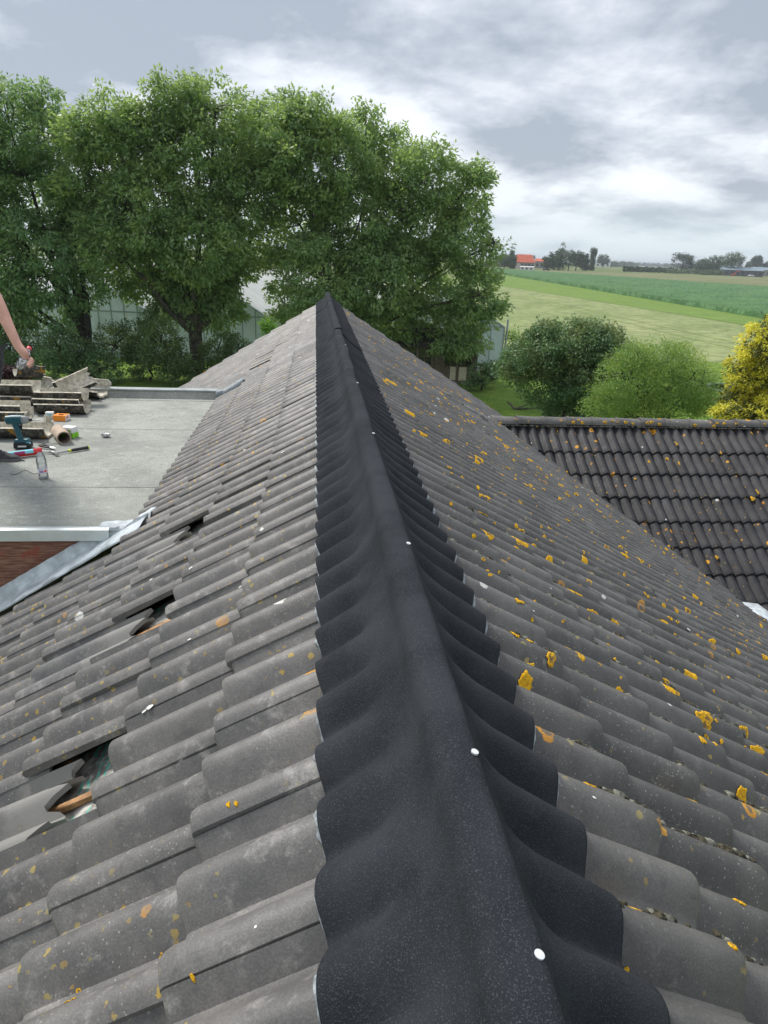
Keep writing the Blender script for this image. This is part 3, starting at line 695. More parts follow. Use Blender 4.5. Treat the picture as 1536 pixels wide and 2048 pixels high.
x1 = on_z(221, 1058, FZ)[0]
for k in range(2):
    for (yy, zz_) in prof: mb.v.append((XL if k == 0 else x1, DY0-.012+yy, FZ+zz_))
n = len(prof); mb.f = [(i, (i+1) % n, (i+1) % n+n, i+n) for i in range(n)]+[tuple(range(n))[::-1], tuple(range(n, 2*n))]
mb.build('edge_trim', m_alu, dm)
YF = DY0+.02
def tri_board(z1, z0, yf, name):                # board of the cheek, cut along the slope
    mb = MB(); pts = [(XL, z1), (slope_x(z1)-.0, z1), (slope_x(z0), z0), (XL, z0)]
    a = [(p[0], yf, p[1]) for p in pts]; b = [(p[0], yf+.02, p[1]) for p in pts]
    mb.add(a+b, [(3, 2, 1, 0), (4, 5, 6, 7)]+[(i, (i+1) % 4, (i+1) % 4+4, i+4) for i in range(4)]); mb.build(name, m_red, dm)
tri_board(FZ-.03, FZ-.52, YF, 'cheek_board'); tri_board(FZ-.528, FZ-.95, YF+.008, 'cheek_board'); tri_board(FZ-.958, FZ-1.5, YF+.004, 'cheek_board')
# back upstand with coping, and end piece of lead
mb = MB(); xe = on_z(440, 796, FZ)[0]
mb.add([(XL, DY1, FZ), (xe, DY1, FZ), (xe, DY1+.05, FZ+.085), (XL, DY1+.05, FZ+.085), (XL, DY1+.16, FZ+.085), (xe, DY1+.16, FZ+.085), (XL, DY1+.16, FZ-.3), (xe, DY1+.16, FZ-.3)],
       [(0, 1, 2, 3), (3, 2, 5, 4), (4, 5, 7, 6), (1, 7, 5, 2), (0, 3, 4, 6)]); mb.build('upstand', m_flat, dm)
mb = MB(); mb.box(((XL+xe)/2, DY1+.10, FZ+.093), (xe-XL, .13, .014)); mb.build('coping', m_gyp, dm)
def sheet_path(rows, mat, name, parent, jitter=.004):
    mb = MB(); n = len(rows[0]); vs = []
    for r_ in rows:
        for q in r_: vs.append((q[0]+random.gauss(0, jitter)*.5, q[1]+random.gauss(0, jitter)*.5, q[2]+random.gauss(0, jitter)))
    mb.add(vs, [(i*n+j, i*n+j+1, (i+1)*n+j+1, (i+1)*n+j) for i in range(len(rows)-1) for j in range(n-1)])
    o = mb.build(name, mat, parent, smooth=70); m = o.modifiers.new('t', 'SOLIDIFY'); m.thickness = .003; return o
# lead flashing stepped down beside the cheek
rows = []
for i in range(41):
    d = 1.50+i*.045; x = -d*math.cos(THETA); z = -d*math.sin(THETA); yj = random.gauss(0, .003)
    yb = YF-.012
    rows.append([(x, yb, min(z+.115, max(FZ-.06, z+.02))), (x, yb-.006, min(z+.05, max(FZ-.08, z+.018))), (x-.008, yb-.03, z+.022), (x-.01, yb-.11, z+.020), (x-.01, yb-.205+yj, z+.018+.006*math.sin(i*1.4)), (x-.01, yb-.215+yj, z+.002)])
sheet_path(rows, m_lead, 'lead_flashing', dm, .0016)
rows = []
for i in range(10):                             # crumpled piece over the roof corner
    x = -1.60+i*.035; z = max(x*TAN+.02, FZ-.09)
    rows.append([(x, YF-.03, z), (x, YF-.018, max(z+.02, FZ-.01)), (x, YF-.01, FZ+.016), (x+.01, YF+.06, FZ+.016+max(0, x*TAN+.012-FZ-.016)), (x+.02, YF+.12+.004*i, FZ+.010+max(0, x*TAN+.02-FZ-.010))])
sheet_path(rows, m_lead, 'lead_flashing', dm, .006)
rows = []
for i in range(7):
    x = xe-.03+i*.055; z = max(FZ+.10, x*TAN+.045)
    rows.append([(x, DY1-.02, z-.07), (x, DY1+.0, z), (x, DY1+.14, z+.004)])
sheet_path(rows, m_seal, 'lead_flashing', dm, .003)

# ------------------------------------------------------------------ wing
wg = thing('house_wing', 'side wing with a dark tiled roof and lichened ridge meeting the main roof', 'house')
KW = 1.13; WW = W_T*KW; WG = .405/math.cos(THETA)
ZR = -1.70
WLEN = .50; WST = .030
tmW = [tile_mesh('roof_tile', m_tileW, L=WLEN, k=KW, nu=23, seed=60+i, step=WST, gauge=WG) for i in range(4)]
cT, sT = math.cos(THETA), math.sin(THETA)
Xw = Vector((0, -cT, -sT)); Zw = Vector((0, -sT, cT)); Yw = Zw.cross(Xw); RW = Matrix((Xw, Yw, Zw)).transposed().to_4x4()
WY = 10.62
S1W = (WY-10.0)/cT
tmW0 = tile_mesh('roof_tile', m_tileW, L=.66, k=KW, nu=23, seed=66, step=WST, gauge=WG)
for row in range(0, 12):
    for j in range(-2, 28):
        WLEN = .66 if row == 0 else .50
        d = S1W+row*WG-WLEN; x = VX-.2+WW*j
        yc = WY-(d+.3)*cT
        vx = VX+(yc-VY)/vdir if vdir else 0
        xr = x
        if xr+WW < vx-.12 or x > 10.4: continue
        Mt = Matrix.Translation((x+(WW if Yw.x > 0 else 0), WY-d*cT, ZR-d*sT)) @ RW @ Matrix.Translation((random.gauss(0, .003), random.gauss(0, .001), 0)) @ Euler((0, random.gauss(0, .003), random.gauss(0, .004))).to_matrix().to_4x4()
        if row == -1:
            pass
        me = random.choice(tmW) if row else tmW0
        if x < vx+.55:
            bm = bmesh.new(); bm.from_mesh(me); inv = Mt.inverted()
            nrm = Vector((-vdir, 1, 0)).normalized()*-1
            bmesh.ops.bisect_plane(bm, geom=bm.verts[:]+bm.edges[:]+bm.faces[:], plane_co=inv @ Vector((VX+.05, VY, ZR)), plane_no=inv.to_3x3() @ nrm, clear_outer=True)
            if not bm.faces: bm.free(); continue
            me = bpy.data.meshes.new('roof_tile'); bm.to_mesh(me); bm.free(); me.materials.append(m_tileW)
        o = ob('roof_tile', me, wg); o.matrix_local = Mt
def wpt(x, d, h): return (x, WY-d*cT-h*sT, ZR-d*sT+h*cT)
mb = MB(); mb.poly([wpt(VX-.3, 0, -.1), wpt(10.4, 0, -.1), wpt(10.4, 4.9, -.1), wpt(VX-.3+4.9*cT/(-vdir), 4.9, -.1)][::-1]); mb.build('underlay', m_under, wg)
mb = MB(); mb.poly([(VX, WY, ZR-.02), (10.4, WY, ZR-.02), (10.4, WY+2.63, ZR-.02-2.63*TAN), (VX, WY+2.63, ZR-.02-2.63*TAN)]); mb.build('rear_slope', m_tileW, wg)
mb = MB(); mb.box((8.0, 10.6, (GZ-4.0)/2), (4.6, 5.6, -4.0-GZ)); mb.build('wall', m_brick, wg)
# valley lead
a, b = Vector((VX-.1, VY+.1, -VX*TAN-.10)), Vector((6.6, valley_y(6.6), -6.6*TAN-.10)); nn = Vector((-vdir, 1, 0)).normalized()
rows = [[tuple(a.lerp(b, t/30)-nn*.16+Vector((0, 0, .03+.13*(t > 22)))), tuple(a.lerp(b, t/30)+Vector((0, 0, .14*(t > 22)))), tuple(a.lerp(b, t/30)+nn*.16+Vector((0, 0, .03+.13*(t > 22))))] for t in range(31)]
sheet_path(rows, m_lead, 'valley_lead', wg, .002)
# ridge tiles
m_ridge = tile_material('ridge_tile_concrete', (.10, .095, .093), (.15, .14, .13), .16, .12, .14, .30, .3, .6)
def ridge_tile_mesh(seed, L=.47, r=.125):
    rd = np.random.default_rng(seed); mb = MB(); n = 15
    sec = [(0, 1.07), (.035, 1.09), (.045, 1.0), (L*.5, .985), (L-.03, .97), (L, .965)]
    vs = []
    for (x, k) in sec:
        for j in range(n):
            a = math.pi*j/(n-1); vs.append((x, -r*k*math.cos(a)*1.0, r*k*math.sin(a)*.82+rd.normal(0, .0006)))
    for (x, k) in ((L, .80), (0, .88)):
        for j in range(n): a = math.pi*j/(n-1); vs.append((x, -r*k*math.cos(a), r*k*math.sin(a)*.80-.004))
    m = len(sec); fs = []
    for i in range(m+1):
        for j in range(n-1): fs.append((i*n+j, i*n+j+1, (i+1)*n+j+1, (i+1)*n+j))
    for j in range(n-1): fs.append(((m+1)*n+j, (m+1)*n+j+1, j+1, j))
    mb.add(vs, fs); return mb.mesh('ridge_tile', m_ridge, 45)
rt = [ridge_tile_mesh(i) for i in range(3)]
for k in range(18):
    o = ob('ridge_tile', rt[k % 3], wg); o.location = (VX+.08+.438*k, WY, ZR-.055+random.gauss(0, .003)); o.rotation_euler = (random.gauss(0, .01), R(-1.6)*-1+random.gauss(0, .006), random.gauss(0, .008))
    o.rotation_euler[1] = R(1.2)+random.gauss(0, .006)
mb = MB(); m_mort = simple('mossy_mortar', (.13, .12, .095), 1, 0, .7, 40, .8)
for k in range(420):
    x = VX+.15+random.random()*7.6; rr = random.uniform(.008, .022); blob(mb, (x, WY-.128+random.gauss(0, .004), ZR-.085), (rr*1.5, rr*.6, rr), Matrix.Identity(3), 6, k)
mb.build('mortar_bedding', m_mort, wg, smooth=70, kind='stuff')
mb = MB()
lv2, lf2, la2 = [], [], []
for k in range(430):
    x = random.uniform(VX+.2, 10); dd = 4.3*random.random()**.7+.1
    if k < 40: a = random.uniform(R(4), R(50)); P = Vector((x, WY-.128*math.cos(a), ZR-.055+.106*math.sin(a))); Mx = Matrix.Rotation(R(90)-a, 3, 'X'); r = random.uniform(.010, .034)
    else:
        if math.sin(x*2.1+dd*3.3)+math.sin(x*5.3-dd*2) < -.3: continue
        if x < VX+.2+dd*cT/(-vdir): continue
        P = Vector(wpt(x, dd, -.012)); Mx = RW.to_3x3(); r = .006+.042*random.random()**3.5
    o = len(lv2); n = 14; ph = random.uniform(0, 6)
    for i, f in enumerate((0, .5, .8, 1)):
        for q in range(n):
            a = 2*math.pi*q/n; rr = r*f*(1+.25*math.sin(3*a+ph)+.15*random.uniform(-1, 1)*(f > .6))
            yv = rr*math.sin(a); lv2.append(tuple(P+Mx @ Vector((rr*math.cos(a), yv*.8, (.006, .007, .008, -.006)[i])))); la2.append((1, .8, .1, 0)[i])
    for i in range(3):
        for q in range(n): lf2.append((o+i*n+q, o+i*n+(q+1) % n, o+(i+1)*n+(q+1) % n, o+(i+1)*n+q))
me = bpy.data.meshes.new('lichen'); me.from_pydata(lv2, [], lf2); me.materials.append(m_lich)
a = me.attributes.new('rnd', 'FLOAT', 'POINT'); a.data.foreach_set('value', np.array(la2, np.float32)); me.shade_smooth()
ob('lichen', me, wg, kind='stuff')

# ------------------------------------------------------------------ things on the flat roof
RZ = FZ+.003
def fr(px, py, z=0.0): q = on_z(px, py, RZ+z); return Vector((q[0], q[1], RZ+z))
m_cream = simple('cement_inner_face', (.50, .47, .385), .9, 0, .28, 22, .4)
def old_ridge_mat():
    m, g = new_mat('old_ridge_tile'); P = g.n('ShaderNodeNewGeometry').outputs['Position']
    a = g.noise(P, 16, 5, .7).outputs['Fac']; b = g.noise(P, 45, 4, .7).outputs['Fac']; d = g.noise(P, 8, 3, .6).outputs['Fac']
    c = g.mix(g.smooth(a, .4, .62), (.028, .026, .022), (.12, .11, .095)); c = g.mix(g.math('MULTIPLY', g.smooth(b, .55, .66), .8), c, (.30, .30, .25))
    c = g.mix(g.math('MULTIPLY', g.smooth(d, .58, .64), .9), c, (.36, .19, .02)); setp(g, color=c, rough=.95, normal=bump(g, b, .8, .01)); return m
m_oldr = old_ridge_mat()
def gutter_tile(label, loc, rz, L=.44, r=.115, tilt=0.0, roll=0.0, ragged=0, seed=0, rx=0.0):
    """old ridge tile lying on its back: V/half round trough, pale inside, mossy outside"""
    rd = random.Random(seed); t = thing('ridge_tile', label, 'ridge tile', loc, rz, 'old ridge tiles taken off the roof')
    t.rotation_euler = (roll, tilt, rz); t.scale = (1.12, 1.12, 1.22); t.location.z += (t.location.z-RZ)*.3
    n = 15; nx = 9; th = .017
    def sec(k): a = math.pi*k/(n-1); q = abs(math.cos(a))**.85*(1 if math.cos(a) > 0 else -1); return q*r, r*.62-r*.80*max(0.0, math.sin(a))**.9
    outer, inner = [], []
    for i in range(nx):
        x = -L/2+L*i/(nx-1)
        for k in range(n):
            xx = x
            if ragged and i >= nx-2: xx -= abs(math.sin(k*1.9+seed))*.07*ragged*rd.uniform(.3, 1.2)*(1 if i == nx-1 else .6)
            y, z = sec(k); y *= 1+.06*(x/L); outer.append((xx, y, z+.022*r/.115+rd.gauss(0, .0008))); inner.append((xx, y*(1-th/r), z+th*(.35+.65*math.sin(math.pi*k/(n-1)))+.022*r/.115))
    q = lambda i, k: i*n+k
    mb = MB(); mb.add(outer, [(q(i, k), q(i+1, k), q(i+1, k+1), q(i, k+1)) for i in range(nx-1) for k in range(n-1)]); mb.build('mossy_outer_face', m_oldr, t, smooth=60)
    mb = MB(); o = n*nx; F = [(q(i, k)+o, q(i, k+1)+o, q(i+1, k+1)+o, q(i+1, k)+o) for i in range(nx-1) for k in range(n-1)]
    for i in (0, nx-1): F += [(q(i, k), q(i, k+1), q(i, k+1)+o, q(i, k)+o) for k in range(n-1)]
    for k in (0, n-1): F += [(q(i, k), q(i+1, k), q(i+1, k)+o, q(i, k)+o) for i in range(nx-1)]
    mb.add(outer+inner, F); mb.build('cement_inner_face', m_cream, t, smooth=45); return t
def put(px, py, h=0.0): p = fr(px, py-6); return (p.x, p.y, RZ+h)
gutter_tile('old ridge tile lying on its back, lower right one of the pile', put(128, 832), .02, seed=1)
gutter_tile('middle old ridge tile of the right pile, nested over the lowest', put(124, 830, .035), -.03, seed=2, L=.42)
gutter_tile('topmost old ridge tile of the right pile with a pale hollow inside', put(128, 826, .075), .02, seed=3, L=.43)
gutter_tile('broken old ridge tile standing half up at the rear of the right pile', put(165, 812, .13), .55, seed=4, tilt=-.35, ragged=1.0, L=.36, roll=.5)
gutter_tile('pale curved ridge tile shard lying spread out at the right end of the pile', put(196, 800, .02), -.35, seed=5, ragged=.6, L=.26, r=.13, roll=.35)
gutter_tile('small broken grey ridge shard leaning behind the right pile', put(140, 806, .13), .25, seed=6, ragged=1.0, L=.24, r=.08, tilt=-.25)
gutter_tile('front lower old ridge tile with an orange lichen patch at the left edge', put(8, 848), .04, seed=7)
gutter_tile('second old ridge tile nested in the front left pile', put(4, 845, .04), .0, seed=8)
gutter_tile('big pale ridge tile on top of the left pile, beneath the held bottle', put(30, 822, .11), .03, seed=9, L=.46, r=.13)
gutter_tile('lower ridge tile of the rear left pile', put(28, 824, .03), .0, seed=10, L=.44, r=.12)
gutter_tile('tilted ridge tile fragment lying across the rear left pile', put(68, 806, .20), .6, seed=11, L=.26, r=.10, tilt=.15, roll=-.4, ragged=.4)
gutter_tile('pale pointed shard between the two piles of ridge tiles', put(95, 806, .10), -.7, seed=12, L=.2, r=.09, roll=.5, ragged=.8)
gutter_tile('ridge tile lying by the cordless drill, dark moss on its flank', put(42, 880), .0, seed=13, L=.46, r=.11)
t = gutter_tile('thin grey ridge tile shard propped upright beside the orange box', put(101, 872, .07), 1.5, seed=14, L=.15, r=.028, tilt=-1.35, ragged=.3)

def mat_flat(name, c, rough=.5, **k): return simple(name, c, rough, var=.06, scale=30, **k)
m_orange = mat_flat('orange_card', (.85, .27, .02)); m_whc = mat_flat('white_card', (.78, .79, .78)); m_grn = mat_flat('green_card', (.22, .62, .02))
m_teal = mat_flat('teal_plastic', (.015, .10, .13), .4); m_blk = mat_flat('black_plastic', (.018, .019, .021), .45); m_steel = mat_flat('steel', (.45, .45, .44), .3, metal=.9)
m_redp = mat_flat('red_plastic', (.62, .03, .025), .35); m_cyan = mat_flat('cyan_label', (.22, .62, .72), .4); m_mag = mat_flat('magenta_label', (.35, .03, .14), .4)
m_kraft = simple('brown_cardboard', (.47, .37, .28), .85, 0, .12, 30); m_foilb = simple('crumpled_foil', (.55, .56, .55), .35, .7, .5, 60, .9)
m_yel = mat_flat('yellow_rubber', (.62, .66, .05), .5)
m_print = mat_flat('box_print', (.75, .22, .10)); m_ink = mat_flat('dark_ink', (.05, .05, .06))
# screw boxes
p = fr(124, 840); t = thing('screw_box', 'open orange cardboard screw box with a white label end', 'box', p, -.12)
mb = MB(); W, D, H, k = .125, .10, .055, .002
for c, d in (((0, -D/2, H/2), (W, k, H)), ((0, D/2, H/2), (W, k, H)), ((-W/2, 0, H/2), (k, D, H)), ((0, 0, .003), (W, D, k)), ((-.045, 0, H), (.036, D, k)), ((.045, 0, H), (.036, D, k)), ((0, .035, H), (.06, .03, k)), ((0, -.035, H), (.06, .03, k))): mb.box(c, d)
mb.build('carton', m_orange, t)
mb = MB(); mb.box((W/2, 0, H/2), (k*1.2, D, H)); mb.build('end_panel', m_whc, t)
mb = MB(); mb.box((W/2+.002, -.012, .035), (.001, .045, .018)); mb.box((W/2+.002, .026, .03), (.001, .018, .008)); mb.build('print', m_print, t)
mb = MB(); mb.box((0, 0, .045), (.055, .038, .002)); mb.build('dark_slot', m_ink, t)
p = fr(101, 836); t = thing('small_box', 'white cardboard box standing behind the orange screw box', 'box', p, .1)
mb = MB(); mb.box((0, 0, .032), (.075, .05, .064)); mb.build('carton', m_whc, t, bevel=.002); mb = MB(); mb.box((0, -.0255, .04), (.05, .001, .02)); mb.build('print', m_cyan, t)
p = fr(141, 874); t = thing('sealant_box', 'white and green carton beside the cardboard tube', 'box', p, -.35)
mb = MB(); mb.box((0, 0, .074), (.115, .085, .052)); mb.build('carton', m_whc, t, bevel=.002); mb = MB(); mb.box((0, 0, .024), (.117, .087, .047)); mb.build('green_band', m_grn, t, bevel=.002)
mb = MB(); mb.lathe([(.010, 0), (.010, .001)], 16, Matrix.Translation((.035, -.0435, .072)) @ Matrix.Rotation(R(90), 4, 'X')); mb.build('round_logo', m_grn, t); mb = MB(); mb.box((-.01, 0, .1005), (.05, .03, .001)); mb.build('top_flap', mat_flat('pale_grey_card', (.5, .56, .55)), t)
# cardboard tube
a, b = fr(112, 872), fr(136, 888); t = thing('cardboard_tube', 'open brown cardboard tube lying by the green carton', 'tube', ((a.x+b.x)/2, (a.y+b.y)/2, RZ+.052), 0)
t.scale = (1.2, 1.2, 1.2); dv = Vector((.105, -.19, 0)).normalized(); Mt = dv.to_track_quat('Z', 'Y').to_matrix().to_4x4()
mb = MB(); mb.lathe([(.050, -.12), (.050, .12), (.044, .12), (.044, -.12), (.050, -.12)], 28, Mt); mb.build('tube_wall', m_kraft, t, smooth=40)
mb = MB(); mb.lathe([(.046, -.121), (.046, .118), (.045, .1205), (.041, .1205), (.041, -.1205)], 28, Mt); mb.build('inner_ply', simple('inner_ply', (.30, .24, .19), .9), t, smooth=40)
# foil ball
p = fr(212, 874); mb = MB(); vs = []; 
mb = MB(); pr = [(.006, 0), (.030, .004), (.040, .014), (.041, .026), (.034, .036), (.015, .041), (.001, .042)]; mb.lathe(pr, 18)
mb.v = [(x*random.uniform(.86, 1.14), y*.7*random.uniform(.86, 1.14), z*random.uniform(.9, 1.1)) for x, y, z in mb.v]
o = mb.build('foil_ball', m_foilb, None, label='crumpled silver foil ball lying alone on the grey roof', category='foil ball'); o.location = p
# cordless drill standing on its battery
p = fr(46, 896); t = thing('cordless_drill', 'teal cordless impact driver standing on its black battery', 'drill', p, .10); t.scale = (1.22, 1.22, 1.22)
mb = MB(); mb.box((.005, 0, .026), (.115, .075, .046), taper=.94); mb.build('battery', m_blk, t, bevel=.008)
mb = MB(); mb.box((.005, 0, .058), (.105, .066, .022), taper=.8); mb.build('battery_foot', m_teal, t, bevel=.006)
mb = MB(); mb.box((.008, -.0385, .022), (.055, .001, .011)); mb.build('white_lettering', m_whc, t)
mb = MB(); mb.tube([(-.005, 0, .06), (-.012, 0, .10), (-.018, 0, .15), (-.022, 0, .185)], [.021, .019, .021, .026], 14); mb.build('handle', m_teal, t, smooth=50)
mb = MB(); mb.tube([(.012, 0, .135), (.010, 0, .155), (.016, 0, .170)], [.006, .009, .007], 8); mb.build('trigger', m_blk, t, smooth=50)
mb = MB(); mb.tube([(-.082, 0, .203), (-.075, 0, .204), (-.03, 0, .206), (.025, 0, .206)], [.018, .031, .034, .033], 20); mb.build('motor_housing', m_teal, t, smooth=50)
mb = MB(); mb.tube([(.0255, 0, .206), (.055, 0, .206), (.070, 0, .206), (.072, 0, .206)], [.030, .027, .019, .012], 20); mb.build('gear_case', simple('grey_metal_case', (.32, .33, .33), .45, .5), t, smooth=50)
mb = MB(); mb.tube([(.072, 0, .206), (.09, 0, .206)], .010, 12); mb.build('chuck', m_blk, t, smooth=50); mb = MB(); mb.tube([(.09, 0, .206), (.155, 0, .206)], .0035, 8); mb.build('bit', m_steel, t, smooth=50)
mb = MB(); mb.box((.052, -.032, .045), (.03, .003, .012)); mb.build('label_patch', m_cyan, t)
# sealant cartridge in red gun
a, b = fr(18, 920), fr(72, 909); dv = (b-a); L = .30; c = (a+b)/2; rz = math.atan2(dv.y, dv.x)*.6+.05
t = thing('caulking_gun', 'red caulking gun holding a blue and white sealant cartridge', 'caulking gun', (c.x, c.y, RZ+.035), rz)
def tubex(x0, x1, r, n=16, z=0, y=0, r2=None): m_ = MB(); m_.tube([(x0, y, z), (x1, y, z)], [r, r2 or r], n); return m_
tubex(-.15, .085, .0245).build('cartridge', m_cyan, t, smooth=50); tubex(-.16, -.149, .0255).build('cartridge_rim', m_whc, t, smooth=50)
mb = MB(); mb.tube([(.085, 0, 0), (.11, 0, 0), (.125, 0, 0)], [.026, .024, .010], 16); mb.build('front_cap', m_redp, t, smooth=50)
mb = MB(); vs = [(x, .0252*math.sin(a_), .0252*math.cos(a_)) for x in (-.06, .02) for a_ in np.linspace(.6, 2.5, 8)]; mb.add([(x, -y, z) for x, y, z in vs], [(i, i+1, i+9, i+8) for i in range(7)]); mb.build('magenta_panel', m_mag, t)
mb = MB(); vs = [(x, -.0285*math.sin(a_), .0285*math.cos(a_)) for x in (-.155, .095) for a_ in np.linspace(1.7, 4.0, 9)]; mb.add(vs, [(i, i+1, i+10, i+9) for i in range(8)]); o = mb.build('cradle', m_redp, t); q = o.modifiers.new('s', 'SOLIDIFY'); q.thickness = .002
mb = MB(); mb.tube([(.12, 0, -.005), (.16, .0, -.005), (.22, 0, -.02)], [.006, .005, .004], 8); mb.build('nozzle', m_whc, t, smooth=50)
mb = MB(); mb.tube([(-.155, 0, 0), (-.23, 0, 0)], .004, 8); mb.tube([(-.16, 0, 0), (-.20, -.05, -.02), (-.24, -.09, -.025)], .008, 8); mb.build('rod_and_grip', m_blk, t, smooth=50)
# pliers / clamps
p = fr(98, 897); t = thing('pliers', 'black combination pliers lying open between bottle and hammer', 'pliers', (p.x, p.y, RZ+.012), -.5)
for s_ in (-1, 1):
    mb = MB(); mb.tube([(.02, s_*.004, 0), (-.02, s_*.018, .003), (-.07, s_*.020, .004), (-.105, s_*.012, .002)], [.007, .008, .0085, .006], 8); mb.build('handle', m_blk, t, smooth=50)
    mb = MB(); mb.tube([(.015, s_*.003, 0), (.04, s_*.009, 0), (.075, s_*.003, 0)], [.009, .009, .003], 8); mb.build('jaw', m_steel, t, smooth=50)
p = fr(90, 890); t = thing('tin_snips', 'black tin snips with thin grips lying above the pliers', 'snips', (p.x, p.y, RZ+.014), -.75)
for s_ in (-1, 1):
    mb = MB(); mb.tube([(.01, s_*.004, 0), (-.03, s_*.015, .006), (-.10, s_*.013, .004)], [.006, .006, .005], 8); mb.build('handle', m_blk, t, smooth=50)
    mb = MB(); mb.box((.045, s_*.004, 0), (.07, .006, .012), taper=.7); mb.build('blade', m_steel, t)
# hammer
a, b = fr(114, 911), fr(170, 898); c = (a+b)/2; dv = b-a; t = thing('claw_hammer', 'claw hammer with a black and yellow grip lying flat', 'hammer', (c.x, c.y, RZ+.016), math.atan2(dv.y, dv.x)*.8)
mb = MB(); mb.tube([(-.13, 0, 0), (-.02, 0, 0)], .0085, 10); mb.build('shaft', m_steel, t, smooth=50); mb = MB(); mb.tube([(-.025, 0, 0), (.0, 0, 0)], .0125, 10); mb.build('yellow_collar', m_yel, t, smooth=50)
mb = MB(); mb.tube([(.0, 0, 0), (.05, 0, 0), (.09, 0, 0), (.145, 0, 0)], [.0125, .015, .0135, .0165], 12); mb.build('grip', m_blk, t, smooth=50); mb = MB(); mb.tube([(.145, 0, 0), (.155, 0, 0)], [.0165, .013], 12); mb.build('grip_end', m_yel, t, smooth=50)
mb = MB(); mb.tube([(-.135, -.052, 0), (-.135, -.036, 0), (-.135, -.03, 0), (-.135, .012, 0)], [.0145, .0145, .010, .012], 14); mb.tube([(-.135, .012, 0), (-.145, .05, .003), (-.165, .085, -.004)], [.012, .012, .003], 8); mb.build('head', m_steel, t, smooth=50)
# bottles
def bottle_mat():
    m = bpy.data.materials.new('clear_plastic'); m.use_nodes = True; g = NG(m.node_tree); m.node_tree.nodes.clear()
    fr_ = g.n('ShaderNodeFresnel', {'IOR': 1.45}).outputs[0]; gl = g.n('ShaderNodeBsdfGlossy', {'Roughness': .08}); tr = g.n('ShaderNodeBsdfTransparent', {'Color': (.93, .96, .96, 1)}); df = g.n('ShaderNodeBsdfDiffuse', {'Color': (.8, .84, .86, 1)})
    m1 = g.n('ShaderNodeMixShader', {0: .14, 1: tr.outputs[0], 2: df.outputs[0]}); mx = g.n('ShaderNodeMixShader', {0: g.math('ADD', g.math('MULTIPLY', fr_, 1.1), .06), 1: m1.outputs[0], 2: gl.outputs[0]})
    g.n('ShaderNodeOutputMaterial', {'Surface': mx.outputs[0]}); return m
m_bot = bottle_mat(); m_cap = mat_flat('red_cap', (.85, .05, .07), .4)
m_lab = simple('bottle_label', (.72, .66, .74), .4, 0, .12, 60)
def bottle(t, label=True):
    mb = MB(); n = 24
    pr = [(.018, .006), (.028, .0), (.031, .008), (.0315, .02), (.030, .028), (.0315, .036), (.0315, .10), (.0295, .105), (.0315, .11), (.0315, .132), (.027, .155), (.018, .180), (.013, .192), (.0125, .205)]
    mb.lathe(pr, n)
    for i, (x, y, z) in enumerate(mb.v):
        if z < .008 and i % n % 5 == 0: mb.v[i] = (x*.8, y*.8, z+.010)
    mb.build('body', m_bot, t, smooth=60)
    mb = MB(); mb.lathe([(.0155, .196), (.0155, .213), (.0145, .215)], 20); mb.build('cap', m_cap, t, smooth=50); mb = MB(); mb.lathe([(.0135, .190), (.0165, .191), (.0165, .194), (.0135, .195)], 20); mb.build('neck_ring', m_cap, t, smooth=50)
    if label:
        mb = MB(); mb.lathe([(.0318, .044), (.0318, .072)], 24); mb.build('label', m_lab, t, smooth=60)
        mb = MB(); a = [(.0322*math.cos(q), .0322*math.sin(q), z) for z in (.050, .064) for q in np.linspace(-2.1, -1.3, 7)]; mb.add(a, [(i, i+1, i+8, i+7) for i in range(6)]); mb.build('label_print', mat_flat('violet_ink', (.30, .22, .42)), t)
        mb = MB(); a = [(.0322*math.cos(q), .0322*math.sin(q), z) for z in (.052, .066) for q in np.linspace(-1.1, -.6, 5)]; mb.add(a, [(i, i+1, i+6, i+5) for i in range(4)]); mb.build('label_mark', m_cap, t)
p = fr(88, 957); t = thing('water_bottle', 'clear plastic water bottle with a red cap standing on the grey roof', 'bottle', p, .2); t.scale = (1.12, 1.12, 1.12); bottle(t)
p = fr(52, 945); mb = MB(); mb.tube([tuple(fr(20+5*i, 948+3*math.sin(i*.8)-(i*.6 if i < 6 else 4-(i-6)*.4))+Vector((0, 0, .003))) for i in range(12)], .0018, 6)
mb.build('wire', m_blk, None, label='thin black wire offcut curled beside the standing water bottle', category='wire')
mb = MB(); mb.box(tuple(fr(46, 922)+Vector((0, 0, .005))), (.025, .012, .01)); mb.build('rubber_scrap', m_blk, None, bevel=.003, label='tiny black scrap lying in front of the shoe tip', category='scrap')
mb = MB(); mb.tube([tuple(fr(94, 893)+Vector((0, 0, .012))), tuple(fr(108, 889)+Vector((0, 0, .009))), tuple(fr(122, 888)+Vector((0, 0, .006)))], .004, 6)
mb.build('chisel', m_steel, None, smooth=50, label='thin steel rod running from the pliers towards the cardboard tube', category='rod')

